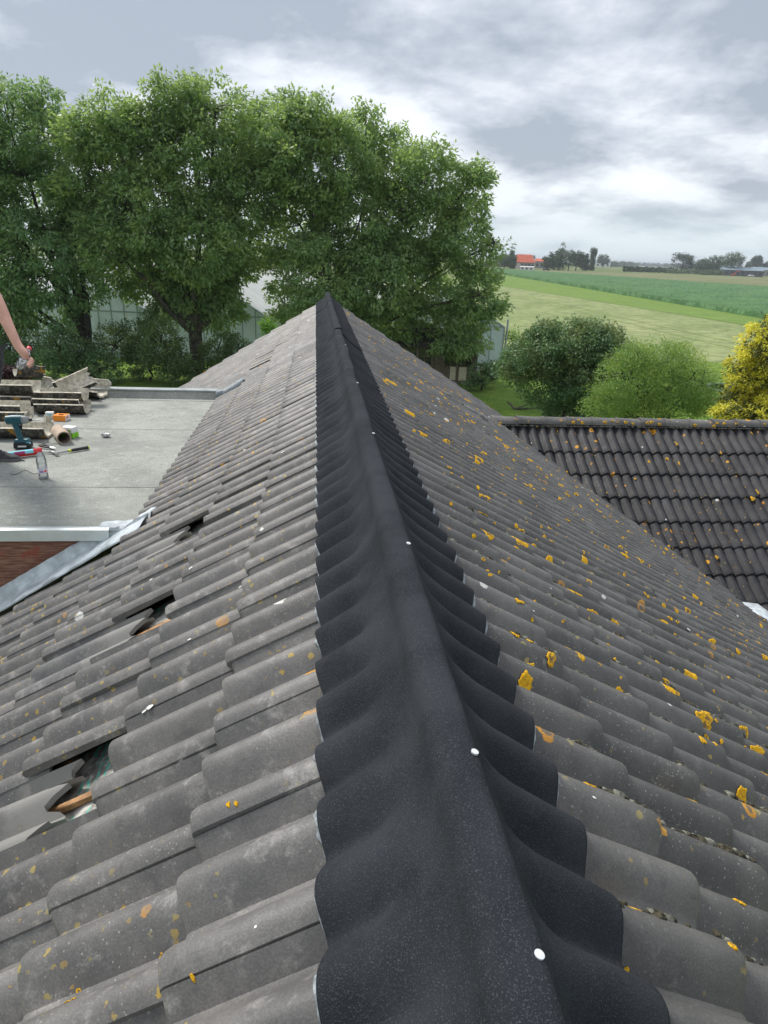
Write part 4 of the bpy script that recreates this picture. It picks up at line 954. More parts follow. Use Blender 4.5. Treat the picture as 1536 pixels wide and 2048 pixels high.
# ------------------------------------------------------------------ the roofer, mostly outside the frame
m_skin = simple('skin', (.66, .36, .27), .5, 0, .10, 14); m_skin.node_tree.nodes['Principled BSDF'].inputs['Subsurface Weight'].default_value = .12
m_skin.node_tree.nodes['Principled BSDF'].inputs['Subsurface Radius'].default_value = (.02, .008, .004)
m_tat = mat_flat('tattoo_ink', (.14, .10, .11)); m_shirt = simple('black_shirt', (.03, .03, .035), .9, 0, .2, 30, .3); m_trous = simple('dark_work_trousers', (.035, .038, .045), .9, 0, .25, 30, .4)
m_shoe = simple('dark_shoe', (.035, .036, .04), .7, 0, .3, 40, .4); m_sole = mat_flat('grey_sole', (.12, .12, .12), .7); m_hair = simple('brown_hair', (.06, .035, .02), .7, 0, .3, 80, .6)
def skin(name, joints, edges, mat, parent, root=0, sub=2, **pr):
    me = bpy.data.meshes.new(name); me.from_pydata([j[:3] for j in joints], edges, []); me.materials.append(mat); o = ob(name, me, parent, **pr)
    m = o.modifiers.new('skin', 'SKIN'); m.use_smooth_shade = True
    sv = me.skin_vertices[0].data
    for i, j in enumerate(joints): sv[i].radius = (j[3], j[4] if len(j) > 4 else j[3]); sv[i].use_root = (i == root)
    s_ = o.modifiers.new('sub', 'SUBSURF'); s_.levels = sub; s_.render_levels = sub; return o
wr = Vector(on_y(36, 692, 4.32)); el = Vector(on_y(-20, 575, 4.48)); hd = Vector(on_y(56, 716, 4.28)); shd = Vector((el.x-.20, el.y+.16, el.z+.20))
fx, fy = on_z(14, 921, RZ)[0]-.02, on_z(14, 921, RZ)[1]
pel = Vector((shd.x-.30, (shd.y+fy)/2+.14, RZ+.93)); chest = Vector((shd.x-.17, shd.y+.07, shd.z-.08)); nk = chest+Vector((.0, -.02, .15))
pn = thing('person', 'roofer in dark clothes reaching out a bare forearm that holds a bottle', 'person', (fx, fy, RZ))
def rel(v): return tuple(Vector(v)-Vector((fx, fy, RZ)))
lsh = chest+Vector((-.20, .03, .05)); lel = lsh+Vector((-.10, .03, -.28)); lwr = lel+Vector((.02, -.14, -.22))
kn = Vector((fx-.06, fy-.03, RZ+.50)); an = Vector((fx-.09, fy+.02, RZ+.10)); kn2 = kn+Vector((-.26, .10, 0)); an2 = an+Vector((-.30, .16, 0))
up = el+(shd-el)*.35
J = [rel(pel)+(.13, .11), rel(pel.lerp(chest, .5))+(.125, .10), rel(chest)+(.14, .11), rel(nk)+(.058, .058), rel(nk+Vector((.02, -.02, .09)))+(.07, .08), rel(nk+Vector((.03, -.03, .19)))+(.075, .092), rel(nk+Vector((.03, -.03, .25)))+(.05, .06),
     rel(shd)+(.042,), rel(up)+(.050,), rel(el)+(.043,), rel(el.lerp(wr, .3))+(.045,), rel(el.lerp(wr, .65))+(.035,), rel(wr)+(.026, .030), rel(hd)+(.020, .036),
     rel(lsh)+(.052,), rel(lel)+(.042,), rel(lwr)+(.027,), rel(lwr+Vector((.0, -.03, -.08)))+(.018, .035),
     rel(kn)+(.062,), rel(an)+(.042,), rel(kn2)+(.062,), rel(an2)+(.042,), rel(pel+Vector((.10, 0, -.09)))+(.10,), rel(pel+Vector((-.10, 0, -.09)))+(.10,)]
J = [tuple(j) if len(j) > 4 else (j[0], j[1], j[2], j[3], j[3]) for j in J]
Ed = [(0, 1), (1, 2), (2, 3), (3, 4), (4, 5), (5, 6), (2, 7), (7, 8), (8, 9), (9, 10), (10, 11), (11, 12), (12, 13), (2, 14), (14, 15), (15, 16), (16, 17), (0, 22), (22, 18), (18, 19), (0, 23), (23, 20), (20, 21)]
skin('body', J, Ed, m_skin, pn)
# fingers closing round the bottle
bd = (Vector(on_y(42, 740, 4.15))-Vector(on_y(63, 699, 4.33))).normalized()
ax0 = Vector(on_y(58, 697, 4.43)); side = bd.cross((wr-hd).normalized()).normalized(); fwd = (hd-wr).normalized()
toC = (CC-np.array(hd)); toC = Vector(toC).normalized()
for k in range(4):
    base = hd+bd*(-.018+.019*k)+fwd*.012; ln = (.034, .038, .036, .028)[k]
    g1 = base+fwd*ln*.75+toC*.010; g2 = g1+fwd*ln*.15-toC*.024+bd*.004; g3 = g2-fwd*ln*.45-toC*.014
    skin('finger', [rel(base)+(.0105, .0105), rel(g1)+(.0095, .0095), rel(g2)+(.0088, .0088), rel(g3)+(.0078, .0078)], [(0, 1), (1, 2), (2, 3)], m_skin, pn)
th0 = wr.lerp(hd, .55)-toC*.012; skin('thumb', [rel(th0)+(.014, .014), rel(th0-toC*.028+fwd*.018)+(.012, .012), rel(th0-toC*.034+fwd*.048+bd*.010)+(.010, .010)], [(0, 1), (1, 2)], m_skin, pn)
mb = MB()
for i, (u_, v_) in enumerate([(.50, .1), (.56, .0), (.62, .12), (.68, .05), (.74, .14)]):
    c = el.lerp(wr, u_); nrm = (toC+Vector((-.5, 0, -.15))).normalized(); rr = .040-.016*(u_)
    pt = c+nrm*(rr*.86)+Vector((0, 0, v_*.02)); blob(mb, rel(pt), (.006, .004, .002), nrm.to_track_quat('Z', 'Y').to_matrix(), 8, i)
mb.build('tattoo', m_tat, pn)
skin('shirt', [rel(pel+Vector((0, 0, -.05)))+(.185, .155), rel(pel.lerp(chest, .5))+(.175, .145), rel(chest+Vector((0, 0, .03)))+(.205, .16), rel(shd)+(.098, .098), rel(shd.lerp(el, .55))+(.062, .066), rel(lsh)+(.096, .096), rel(lsh.lerp(lel, .6))+(.06, .066)], [(0, 1), (1, 2), (2, 3), (3, 4), (2, 5), (5, 6)], m_shirt, pn)
skin('trousers', [rel(pel+Vector((0, 0, .10)))+(.165, .14), rel(pel+Vector((.10, 0, -.10)))+(.115, .115), rel(kn)+(.082, .082), rel(an+Vector((0, 0, .0)))+(.068, .075), rel(pel+Vector((-.10, 0, -.10)))+(.115, .115), rel(kn2)+(.082, .082), rel(an2)+(.068, .075)], [(0, 1), (1, 2), (2, 3), (0, 4), (4, 5), (5, 6)], m_trous, pn)
skin('hair', [rel(nk+Vector((-.01, .035, .14)))+(.082, .082), rel(nk+Vector((.0, .03, .22)))+(.095, .092), rel(nk+Vector((.03, -.02, .27)))+(.075, .075)], [(0, 1), (1, 2)], m_hair, pn)
hc = nk+Vector((.03, -.03, .17)); fd = Vector((.45, -.85, -.25)).normalized(); rt_ = fd.cross(Vector((0, 0, 1))).normalized()
mb = MB()
for s_ in (-1, 1): blob(mb, rel(hc+fd*.083+rt_*s_*.032), (.010, .005, .003), fd.to_track_quat('Z', 'Y').to_matrix(), 8, 3)
mb.build('eyes', m_ink, pn, smooth=80); mb = MB(); mb.tube([rel(hc+fd*.084+Vector((0, 0, .02))), rel(hc+fd*.105-Vector((0, 0, .022))), rel(hc+fd*.085-Vector((0, 0, .03)))], [.008, .014, .010], 8); mb.build('nose', m_skin, pn, smooth=80)
mb = MB(); mb.tube([rel(hc+fd*.088+rt_*q-Vector((0, 0, .055))) for q in (-.022, 0, .022)], [.004, .007, .004], 6); mb.build('mouth', simple('lips', (.45, .15, .13)), pn, smooth=80)
for s_ in (-1, 1):
    mb = MB(); blob(mb, rel(hc+rt_*s_*.078), (.018, .03, .010), (rt_*s_).to_track_quat('Z', 'Y').to_matrix(), 8, 5); mb.build('ear', m_skin, pn, smooth=80)
for (ax_, ay_, rz) in ((an.x, an.y, -.10), (an2.x, an2.y, .25)):
    Mt = Matrix.Translation(rel((ax_, ay_, RZ))) @ Matrix.Rotation(rz, 4, 'Z')
    mb = MB(); n = 14; vs = []
    for (x, wd, h) in ((-.08, .03, .075), (-.06, .040, .10), (0, .042, .105), (.06, .044, .085), (.12, .048, .060), (.17, .044, .048), (.205, .028, .036), (.215, .010, .028)):
        for k in range(n): a = math.pi*k/(n-1); vs.append((x, wd*math.cos(a), .018+(h-.018)*max(0.0, math.sin(a))**.8))
    mb.add(vs, [(i*n+k, i*n+k+1, (i+1)*n+k+1, (i+1)*n+k) for i in range(7) for k in range(n-1)]+[tuple(range(n)), tuple(range(7*n, 8*n))[::-1]], Mt); mb.build('shoe_upper', m_shoe, pn, smooth=60)
    mb = MB(); out = [(-.085, .02), (-.07, .042), (0, .040), (.08, .046), (.13, .052), (.18, .046), (.215, .024), (.222, 0)]; out = out+[(x, -y) for x, y in out[::-1]]
    k = len(out); mb.add([(x, y, z) for z in (0, .022) for x, y in out], [tuple(range(k))[::-1], tuple(range(k, 2*k))]+[(i, (i+1) % k, (i+1) % k+k, i+k) for i in range(k)], Mt); mb.build('sole', m_sole, pn, bevel=.004)
    mb = MB()
    for i in range(3): mb.tube([(.03+.028*i, -.038, .055-.006*i), (.035+.028*i, -.01, .094-.010*i), (.04+.028*i, .015, .094-.010*i)], .0028, 5, M=Mt)
    mb.build('laces', m_seal, pn)
t = thing('water_bottle', 'clear water bottle held upside down in the hand', 'bottle', ax0, 0); t.rotation_mode = 'QUATERNION'; t.rotation_quaternion = (-bd).to_track_quat('Z', 'Y'); t.scale = (.9, .9, .9)
bottle(t, False)
for ch in t.children: ch.location = (0, 0, -.205)

# ------------------------------------------------------------------ air
mh = bpy.data.materials.new('haze_air'); mh.use_nodes = True; mh.node_tree.nodes.clear(); g = NG(mh.node_tree)
pv = g.n('ShaderNodeVolumePrincipled', {'Color': (.86, .93, 1, 1), 'Density': .00020, 'Anisotropy': .2}); g.n('ShaderNodeOutputMaterial', {'Volume': pv.outputs[0]})
mb = MB(); mb.box((500, 4000, 9), (7800, 8600, 33)); mb.build('haze', mh, None, kind='stuff')
# ------------------------------------------------------------------ vegetation
def leaves(centres, radii, per, size, droop=.5, jitter=1.0, aspect=.45, flat=.5, crown_c=None):
    """small folded leaves spread in clumps; returns verts, faces, per-leaf random"""
    C = np.repeat(centres, per, 0); n = len(C); rr = np.repeat(radii, per)
    d = rng.normal(0, 1, (n, 3)); d /= np.linalg.norm(d, axis=1)[:, None]
    rad = rr*rng.random(n)**.42; P = C+d*rad[:, None]*np.array([1, 1, .8])
    out = d.copy()
    if crown_c is not None:
        o2 = P-np.asarray(crown_c); o2 /= np.linalg.norm(o2, axis=1)[:, None]+1e-6; out = out*.5+o2*.6
    ax = out*np.array([1, 1, .5])+rng.normal(0, .55, (n, 3)); ax[:, 2] -= droop; ax /= np.linalg.norm(ax, axis=1)[:, None]
    up = np.array([0, 0, 1.0])*flat+out*.5+rng.normal(0, .35, (n, 3)); sd_ = np.cross(ax, up); sd_ /= np.linalg.norm(sd_, axis=1)[:, None]+1e-6
    nr = np.cross(sd_, ax); L = size*rng.uniform(.6, 1.25, n)*jitter; W = L*aspect
    tip = P+ax*L[:, None]; m = P+ax*(L*.45)[:, None]-nr*(L*.06)[:, None]*-1
    l = m+sd_*W[:, None]*.5-nr*(W*.18)[:, None]; r_ = m-sd_*W[:, None]*.5-nr*(W*.18)[:, None]
    V = np.stack([P, l, tip, r_], 1).reshape(-1, 3); i = np.arange(n)*4
    F = np.concatenate([np.stack([i, i+1, i+2], 1), np.stack([i, i+2, i+3], 1)])
    return V, F, np.repeat(rng.random(n), 4)
def in_lobes(lobes, n, shell=.55):              # lobes: (centre xyz, radii xyz); points biased to the shells
    vol = np.array([l[1][0]*l[1][1]*l[1][2] for l in lobes])**.75; k = rng.choice(len(lobes), n, p=vol/vol.sum())
    d = rng.normal(0, 1, (n, 3)); d /= np.linalg.norm(d, axis=1)[:, None]; r_ = shell+(1-shell)*rng.random(n)**.6
    r_ = np.where(rng.random(n) < .25, rng.random(n)**.5, r_)
    return np.array([l[0] for l in lobes])[k]+d*r_[:, None]*np.array([l[1] for l in lobes])[k]
def branchy(mb, base, lobes, r0, cents, n_twigs, lean=(0, 0), fork=.22, seed=0):
    rd = random.Random(seed); base = Vector(base); top = Vector(np.mean([l[0] for l in lobes], 0)); H = top.z-base.z
    fk = base+Vector((lean[0], lean[1], H*fork)); mb.tube([base-Vector((0, 0, .2)), base+Vector((0, 0, .25)), base.lerp(fk, .5)+Vector((rd.gauss(0, .06), 0, 0)), fk], [r0*1.45, r0*1.08, r0*.95, r0*.9], 10)
    ends = []
    for l in lobes:
        c = Vector(l[0]); m_ = fk.lerp(c, .5)+Vector((rd.gauss(0, .3), rd.gauss(0, .3), rd.uniform(.0, .6)))
        r1 = r0*rd.uniform(.42, .62); q = [fk, fk.lerp(m_, .5)+Vector((rd.gauss(0, .12), rd.gauss(0, .12), 0)), m_, m_.lerp(c, .55)+Vector((rd.gauss(0, .15), rd.gauss(0, .15), 0)), c]
        mb.tube(q, [r0*.62, r1*.85, r1*.6, r1*.4, r1*.2], 7); ends += q[1:]
    E_ = np.array([tuple(e) for e in ends])
    for i in rd.sample(range(len(cents)), min(n_twigs, len(cents))):
        c = cents[i]; j = np.argmin(np.linalg.norm(E_-c, axis=1)+.3*np.maximum(0, E_[:, 2]-c[2])); a = Vector(E_[j]); b = Vector(c); m_ = a.lerp(b, .5)+Vector((rd.gauss(0, .15), rd.gauss(0, .15), .12))
        mb.tube([a, m_, b], [.045, .028, .010], 4, cap=False)
def lobes_px(lst, depth, thick=1.0, dj=1.5, seed=0):
    rd = random.Random(seed); out = []
    for (x, y, rx, *ry) in lst:
        ry = ry[0] if ry else rx; dd = depth+rd.uniform(-dj, dj); P = on_y(x, y, dd); k = to_px(P)[2]/FPX
        out.append((tuple(P), (rx*k, (rx+ry)/2*k*thick, ry*k)))
    return out
def tree(name, label, cat, base, lobes, nclump, per, size, mat, bark, r0=.25, crad=(.45, .8), twigs=90, group=None, droop=.5, lean=(0, 0), fork=.22, parts=('trunk', 'crown'), seed=1, shell=.5, aspect=.45, lit=None):
    t = thing(name, label, cat, base, 0, group); b = np.array(base)
    cents = in_lobes(lobes, nclump, shell); cents = cents[cents[:, 2] > base[2]+.3]; rad = rng.uniform(*crad, len(cents))
    cc = np.mean([l[0] for l in lobes], 0)-np.array([0, 0, 1.5])
    V, F, A = leaves(cents, rad, per, size, droop, aspect=aspect, crown_c=cc)
    ob(parts[1], np_mesh(parts[1], V-b, F, mat, A), t)
    if bark is not None:
        mb = MB(); branchy(mb, base, lobes, r0, cents, twigs, lean, fork, seed); mb.v = [(x-b[0], y-b[1], z-b[2]) for x, y, z in mb.v]; mb.build(parts[0], bark, t, smooth=70)
    return t
LV = 1.0
# the three walnut trees
bA = on_z(178, 752, GZ); DA = bA[1]
tree('walnut_tree', 'left walnut tree, cut by the photo edge, with dark forked stems behind the held bottle', 'tree', tuple(bA),
     lobes_px([(20, 260, 95), (80, 230, 60), (-60, 330, 110), (40, 400, 110), (100, 330, 60), (-30, 540, 100), (70, 520, 90), (130, 460, 60), (150, 560, 60), (30, 620, 60, 40), (120, 270, 45), (150, 640, 40, 30)], DA, .9, 1.5, 3), 860, 60, .25, m_walnut2, m_bark_dk, .30, (.32, .66), 200, 'walnut trees behind the house', seed=5, lean=(.2, 0), fork=.20)
bB = on_z(396, 752, GZ)
tree('walnut_tree', 'middle walnut tree with a thick pale grey trunk forking above the hedge', 'tree', tuple(bB),
     lobes_px([(345, 215, 62), (430, 220, 68), (385, 200, 40), (300, 250, 50), (220, 250, 65), (290, 300, 90), (500, 255, 60), (535, 270, 45), (550, 340, 50), (400, 330, 100), (210, 370, 85), (480, 380, 85), (300, 430, 95), (400, 480, 90), (220, 490, 65), (480, 500, 70, 60), (370, 580, 60, 70), (440, 610, 50, 50), (250, 560, 50, 40), (160, 280, 55), (150, 380, 60), (330, 540, 60, 50), (430, 560, 60, 50), (340, 610, 40, 30), (180, 450, 60)], bB[1]-1.5, .85, 2.0, 4), 1750, 60, .25, m_walnut, m_bark, .42, (.32, .68), 260, 'walnut trees behind the house', seed=6, fork=.26)
bC = on_z(705, 745, GZ)
tree('walnut_tree', 'right walnut tree, broadest, its drooping crown reaching the white wall', 'tree', tuple(bC),
     lobes_px([(590, 225, 45), (560, 260, 60), (640, 255, 60), (730, 270, 55), (560, 320, 80), (660, 340, 95), (770, 330, 75), (850, 350, 70), (600, 450, 95), (720, 440, 105), (830, 440, 95), (930, 400, 60), (930, 480, 70), (870, 560, 90), (960, 590, 55), (905, 690, 45, 22), (640, 560, 85), (760, 560, 90), (700, 640, 80, 50), (820, 650, 80, 60), (930, 660, 55, 60), (990, 485, 26), (950, 350, 35), (570, 610, 50, 45)], bC[1]-3.5, .85, 2.0, 8), 2000, 60, .255, m_walnut, m_bark, .40, (.32, .68), 260, 'walnut trees behind the house', seed=9, fork=.24)
# hedge and shrubs under the trees
def shrub(label, lst, depth, n, per, size, mat, cat='shrub', name='shrub', crad=(.22, .42), bark=True, group=None, droop=.1, seed=1, thick=1.0, twigs=30, dj=.8, r0=.06, aspect=.5, shell=.5):
    L = lobes_px(lst, depth, thick, dj, seed); c = np.mean([l[0] for l in L], 0)
    return tree(name, label, cat, (c[0], c[1], GZ), L, n, per, size, mat, m_bark_dk if bark else None, r0, crad, twigs, group, droop, fork=.3, parts=('stem', 'foliage'), seed=seed, aspect=aspect, shell=shell)
shrub('bushy green shrub left of the pale trunk, under the middle walnut tree', [(230, 690, 45), (280, 700, 45, 60), (320, 690, 40, 60), (345, 720, 40, 50), (300, 640, 22, 40)], 37.5, 330, 46, .16, m_bush, seed=2)
shrub('dark shrub between the forked stems and the leaning shards', [(120, 700, 40, 50), (160, 720, 45, 45), (200, 740, 45, 40), (95, 740, 30, 30)], 36.8, 260, 46, .16, m_dkbush, seed=3)
shrub('low green shrub right of the pale trunk, against the far roof edge', [(435, 700, 35, 35), (475, 700, 35, 32), (455, 740, 45, 30), (380, 745, 40, 28)], 38.5, 220, 44, .15, m_bush, seed=4)
shrub('dark green hedge shrub along the far left, behind the arm', [(20, 700, 50, 50), (60, 720, 40, 40), (-40, 690, 60, 60), (30, 650, 50, 30)], 38, 260, 44, .17, m_dkbush, seed=5)
shrub('purple leaved shrub just left above the ridge tile pile', [(10, 745, 26, 12), (38, 748, 20, 10)], 30, 60, 50, .11, m_redleaf, crad=(.15, .25), seed=6)
shrub('bright lime sapling showing left of the roof peak', [(540, 668, 14, 20), (535, 655, 9, 10), (551, 680, 12, 12)], 30, 40, 30, .17, m_lime, crad=(.12, .26), seed=7, droop=.0, twigs=12)
shrub('dark shrub under the walnut crown beside the timber hut', [(962, 745, 22, 22), (985, 740, 14, 24), (950, 765, 22, 8)], 37.0, 80, 44, .14, m_dkbush, crad=(.15, .3), seed=8)
shrub('dark rounded shrub with rusty tips on the lawn, left of the pale willow', [(1130, 700, 85, 58), (1070, 712, 62, 48), (1190, 695, 70, 50), (1110, 770, 75, 55), (1180, 775, 75, 62), (1040, 738, 45, 38), (1150, 820, 70, 40), (1225, 740, 50, 55), (1095, 660, 30, 18), (1165, 655, 35, 16), (1235, 680, 32, 22)], 28.5, 1150, 56, .13, m_dkbush, crad=(.22, .42), seed=9, twigs=60, r0=.09)
shrub('rusty young shoots crowning the dark rounded shrub', [(1100, 668, 60, 12), (1160, 655, 50, 12), (1215, 668, 40, 12), (1060, 685, 30, 10)], 28.6, 60, 16, .12, leaf_mat('rusty_shoot_leaf', (.16, .08, .03), (.13, .13, .04), (.14, .09, .03), .3), crad=(.18, .36), seed=10, twigs=30, bark=False) if False else None
shrub('pale grey green willow shrub in front of the dark one', [(1255, 760, 65, 60), (1310, 730, 60, 48), (1225, 805, 60, 40), (1270, 715, 35, 25), (1400, 780, 40, 50), (1330, 790, 60, 50), (1380, 760, 40, 45), (1290, 820, 70, 35), (1395, 810, 35, 30), (1355, 715, 40, 26)], 24.5, 1000, 46, .105, m_ltbush, crad=(.22, .48), seed=11, droop=-.35, twigs=70, r0=.05, aspect=.34)
shrub('yellow flowering tuft at the white wall, far side of the lawn', [(1025, 668, 12, 12), (1040, 690, 18, 14), (1020, 700, 12, 14)], 44, 34, 34, .2, m_ltbush, crad=(.3, .5), seed=12, twigs=8)
# golden conifer: drooping sprays
t = thing('golden_conifer', 'golden yellow conifer cut by the right photo edge', 'conifer', tuple(np.append(on_y(1560, 800, 17.5)[:2], GZ)))
L = lobes_px([(1545, 690, 60, 60), (1500, 740, 45, 45), (1570, 770, 75, 70), (1480, 800, 40, 28), (1530, 830, 70, 45), (1460, 825, 35, 20), (1600, 850, 110, 60)], 17.5, 1.0, .5, 13)
c1 = in_lobes(L, 720, .86); b = np.array(t.location); V, F, A = leaves(c1, rng.uniform(.09, .20, len(c1)), 60, .105, .25, aspect=.30, flat=.2, crown_c=np.mean([l[0] for l in L], 0)); ob('golden_sprays', np_mesh('golden_sprays', V-b, F, m_conif, A), t)
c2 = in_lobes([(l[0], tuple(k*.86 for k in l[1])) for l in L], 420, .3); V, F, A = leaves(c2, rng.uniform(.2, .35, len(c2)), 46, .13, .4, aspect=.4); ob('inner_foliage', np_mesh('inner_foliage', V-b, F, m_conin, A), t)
mb = MB(); mb.tube([(0, 0, -.1), (0, 0, 2), (0, 0, 5)], [.22, .16, .04], 9); mb.build('trunk', m_bark_dk, t, smooth=60)

# ------------------------------------------------------------------ greenhouse, hut, lawn things
def glass_mat(name, c, rough=.25):
    m, g = new_mat(name); P = g.n('ShaderNodeNewGeometry').outputs['Position']; a = g.noise(P, .8, 4, .6).outputs['Fac']
    cc = g.mix(g.smooth(a, .3, .7), tuple(k*.86 for k in c), c); setp(g, color=cc, rough=rough, spec=.7)
    tr = g.n('ShaderNodeBsdfTranslucent', {'Color': cc}); mx = g.n('ShaderNodeMixShader', {0: .5, 1: g.b.outputs[0], 2: tr.outputs[0]}); g.t.links.new(mx.outputs[0], g.o.inputs[0]); return m
m_glass = glass_mat('whitewashed_glass', (.80, .88, .91)); m_roofg = glass_mat('chalked_roof_glass', (.92, .93, .94), .4); m_frame = simple('greenhouse_frame', (.38, .44, .46), .5, .3, .1, 3)
cor = on_z(1000, 745, GZ); R0 = Vector((math.cos(YAW), -math.sin(YAW), 0)); F0 = Vector((math.sin(YAW), math.cos(YAW), 0))
gh = thing('greenhouse', 'long whitewashed glasshouse with repeated gables behind the walnut trees', 'greenhouse', tuple(cor), -YAW)
BAY = 7.75; WH, RH = 2.95, 5.25; LEN = 46.0; NB = 8
pane_cache = {}
def pane(x0, x1, z0a, z1a, z0b, z1b, y=0.0):
    mb = MB(); e = .03; mb.add([(x0+e, y, z0a+e), (x1-e, y, z0b+e), (x1-e, y, z1b-e), (x0+e, y, z1a-e), (x0+e, y+.02, z0a+e), (x1-e, y+.02, z0b+e), (x1-e, y+.02, z1b-e), (x0+e, y+.02, z1a-e)], [(0, 1, 2, 3), (7, 6, 5, 4), (0, 3, 7, 4), (1, 5, 6, 2), (3, 2, 6, 7), (0, 4, 5, 1)]); return mb.build('glass_pane', m_glass, gh)
fr_ = MB()
for b_ in range(NB):
    xr = -BAY*b_; xl = xr-BAY; xm = (xr+xl)/2; k = 9; st = BAY/k
    top = lambda x: RH-(RH-WH)*abs(x-xm)/(BAY/2)
    for i in range(k):
        a = xl+i*st; c = a+st
        if b_ < 6:
            pane(a, c, .0, WH, .0, WH)
            if a < xm < c: 
                mb = MB(); mb.add([(a+.03, 0, WH+.03), (c-.03, 0, WH+.03), (c-.03, 0, top(c)), (xm, 0, RH-.05), (a+.03, 0, top(a))], [(0, 1, 2, 3, 4)]); mb.build('glass_pane', m_glass, gh)
            else: pane(a, c, WH, max(top(a), WH+.05), WH, max(top(c), WH+.05))
        fr_.box((a, -.02, top(a)/2), (.06, .06, top(a)))
    fr_.box((xr, -.02, WH/2), (.08, .08, WH)); fr_.box((xm, -.02, WH), (BAY, .05, .09)); fr_.box((xm, -.02, .12), (BAY, .05, .24))
    for s_ in (-1, 1):
        e = Vector((xm+s_*BAY/2, -.03, WH)); p_ = Vector((xm, -.03, RH)); fr_.tube([e, p_], .06, 4)
        mb = MB(); mb.add([(xm, 0, RH), (xm+s_*BAY/2, 0, WH), (xm+s_*BAY/2, LEN, WH), (xm, LEN, RH)], [(0, 1, 2, 3)]); mb.build('roof_slope', m_roofg, gh)
fr_.build('frame', m_frame, gh)
mb = MB(); mb.add([(.0, 0, 0), (0, LEN, 0), (0, LEN, WH), (0, 0, WH)], [(0, 1, 2, 3)]); mb.build('side_wall', m_glass, gh)
mb = MB(); mb.tube([(.16, -.1, 0), (.16, -.1, WH+.5)], .07, 8); mb.build('downpipe', m_frame, gh, smooth=60)
# timber hut under the crown
hb = on_z(905, 768, GZ); hut = thing('garden_hut', 'weathered timber garden hut with dark windows and two cream panels', 'hut', tuple(hb), -YAW-.05)
m_tim = simple('weathered_timber', (.17, .14, .10), .9, 0, .35, 9, .4); m_crm = simple('cream_panel', (.62, .58, .42), .7, 0, .1, 8); m_win = simple('dark_window', (.02, .025, .03), .15, spec=.8)
mb = MB(); mb.box((-.9, 1.6, 1.15), (4.4, 3.0, 2.3)); mb.build('wall', m_tim, hut)
mb = MB(); mb.add([(-3.4, -.35, 2.15), (1.6, -.35, 2.15), (1.6, 1.6, 3.05), (-3.4, 1.6, 3.05), (1.6, 3.5, 2.15), (-3.4, 3.5, 2.15)], [(0, 1, 2, 3), (3, 2, 4, 5)]); o = mb.build('roof', simple('hut_roof_felt', (.06, .06, .055), .9), hut); m_ = o.modifiers.new('s', 'SOLIDIFY'); m_.thickness = .06
for x in (-2.6, -1.75, -.2, .65):
    mb = MB(); mb.box((x, .085, 1.55), (.74, .05, .95)); f_ = mb.build('window', m_win, hut)
    mb = MB(); mb.box((0, 0, 0), (.04, .03, .95), Matrix.Translation((x, .05, 1.55))); mb.box((0, 0, 0), (.74, .03, .04), Matrix.Translation((x, .05, 1.55))); mb.build('glazing_bar', m_tim, f_)
for x in (-.02, .50): mb = MB(); mb.box((x+.05, .075, .62), (.46, .05, .78)); mb.build('panel', m_crm, hut)
for x in (-3.1, -2.2, -1.3, -.62, .20, 1.15, 1.3): mb = MB(); mb.box((x, .05, 1.15), (.12, .10, 2.3)); mb.build('post', m_tim, hut)
# trampoline, branch
q = on_z(1446, 778, GZ+.75); t = thing('trampoline', 'low round trampoline edge peeping between willow shrub and golden conifer', 'trampoline', (q[0]+.9, q[1], GZ))
mb = MB(); mb.lathe([(1.75, .70), (1.78, .78), (1.55, .80), (1.52, .74)], 28); mb.build('pad', simple('blue_grey_pad', (.12, .15, .20), .6), t, smooth=50); mb = MB(); mb.lathe([(0.001, .75), (1.53, .75)], 28); mb.build('mat', m_blk, t)
for k in range(5): a = 2*math.pi*k/5; mb = MB(); mb.tube([(1.65*math.cos(a), 1.65*math.sin(a), 0), (1.65*math.cos(a), 1.65*math.sin(a), .72)], .025, 6); mb.build('leg', m_steel, t)
a = on_z(1014, 803, GZ+.3); b = on_z(1030, 818, GZ+.05)
mb = MB(); mb.tube([tuple(a), tuple((a+b)/2+np.array([-.1, 0, .1])), tuple(b)], [.03, .05, .06], 6); mb.tube([tuple(b), tuple(b+np.array([.9, .3, .25]))], [.05, .015], 6); mb.tube([tuple(b), tuple(b+np.array([1.5, -.1, .12])), tuple(b+np.array([1.9, .5, .3]))], [.05, .03, .01], 6)
mb.build('fallen_branch', m_bark, None, smooth=60, label='bare fallen branch lying on the lawn just beyond the wing ridge', category='branch')

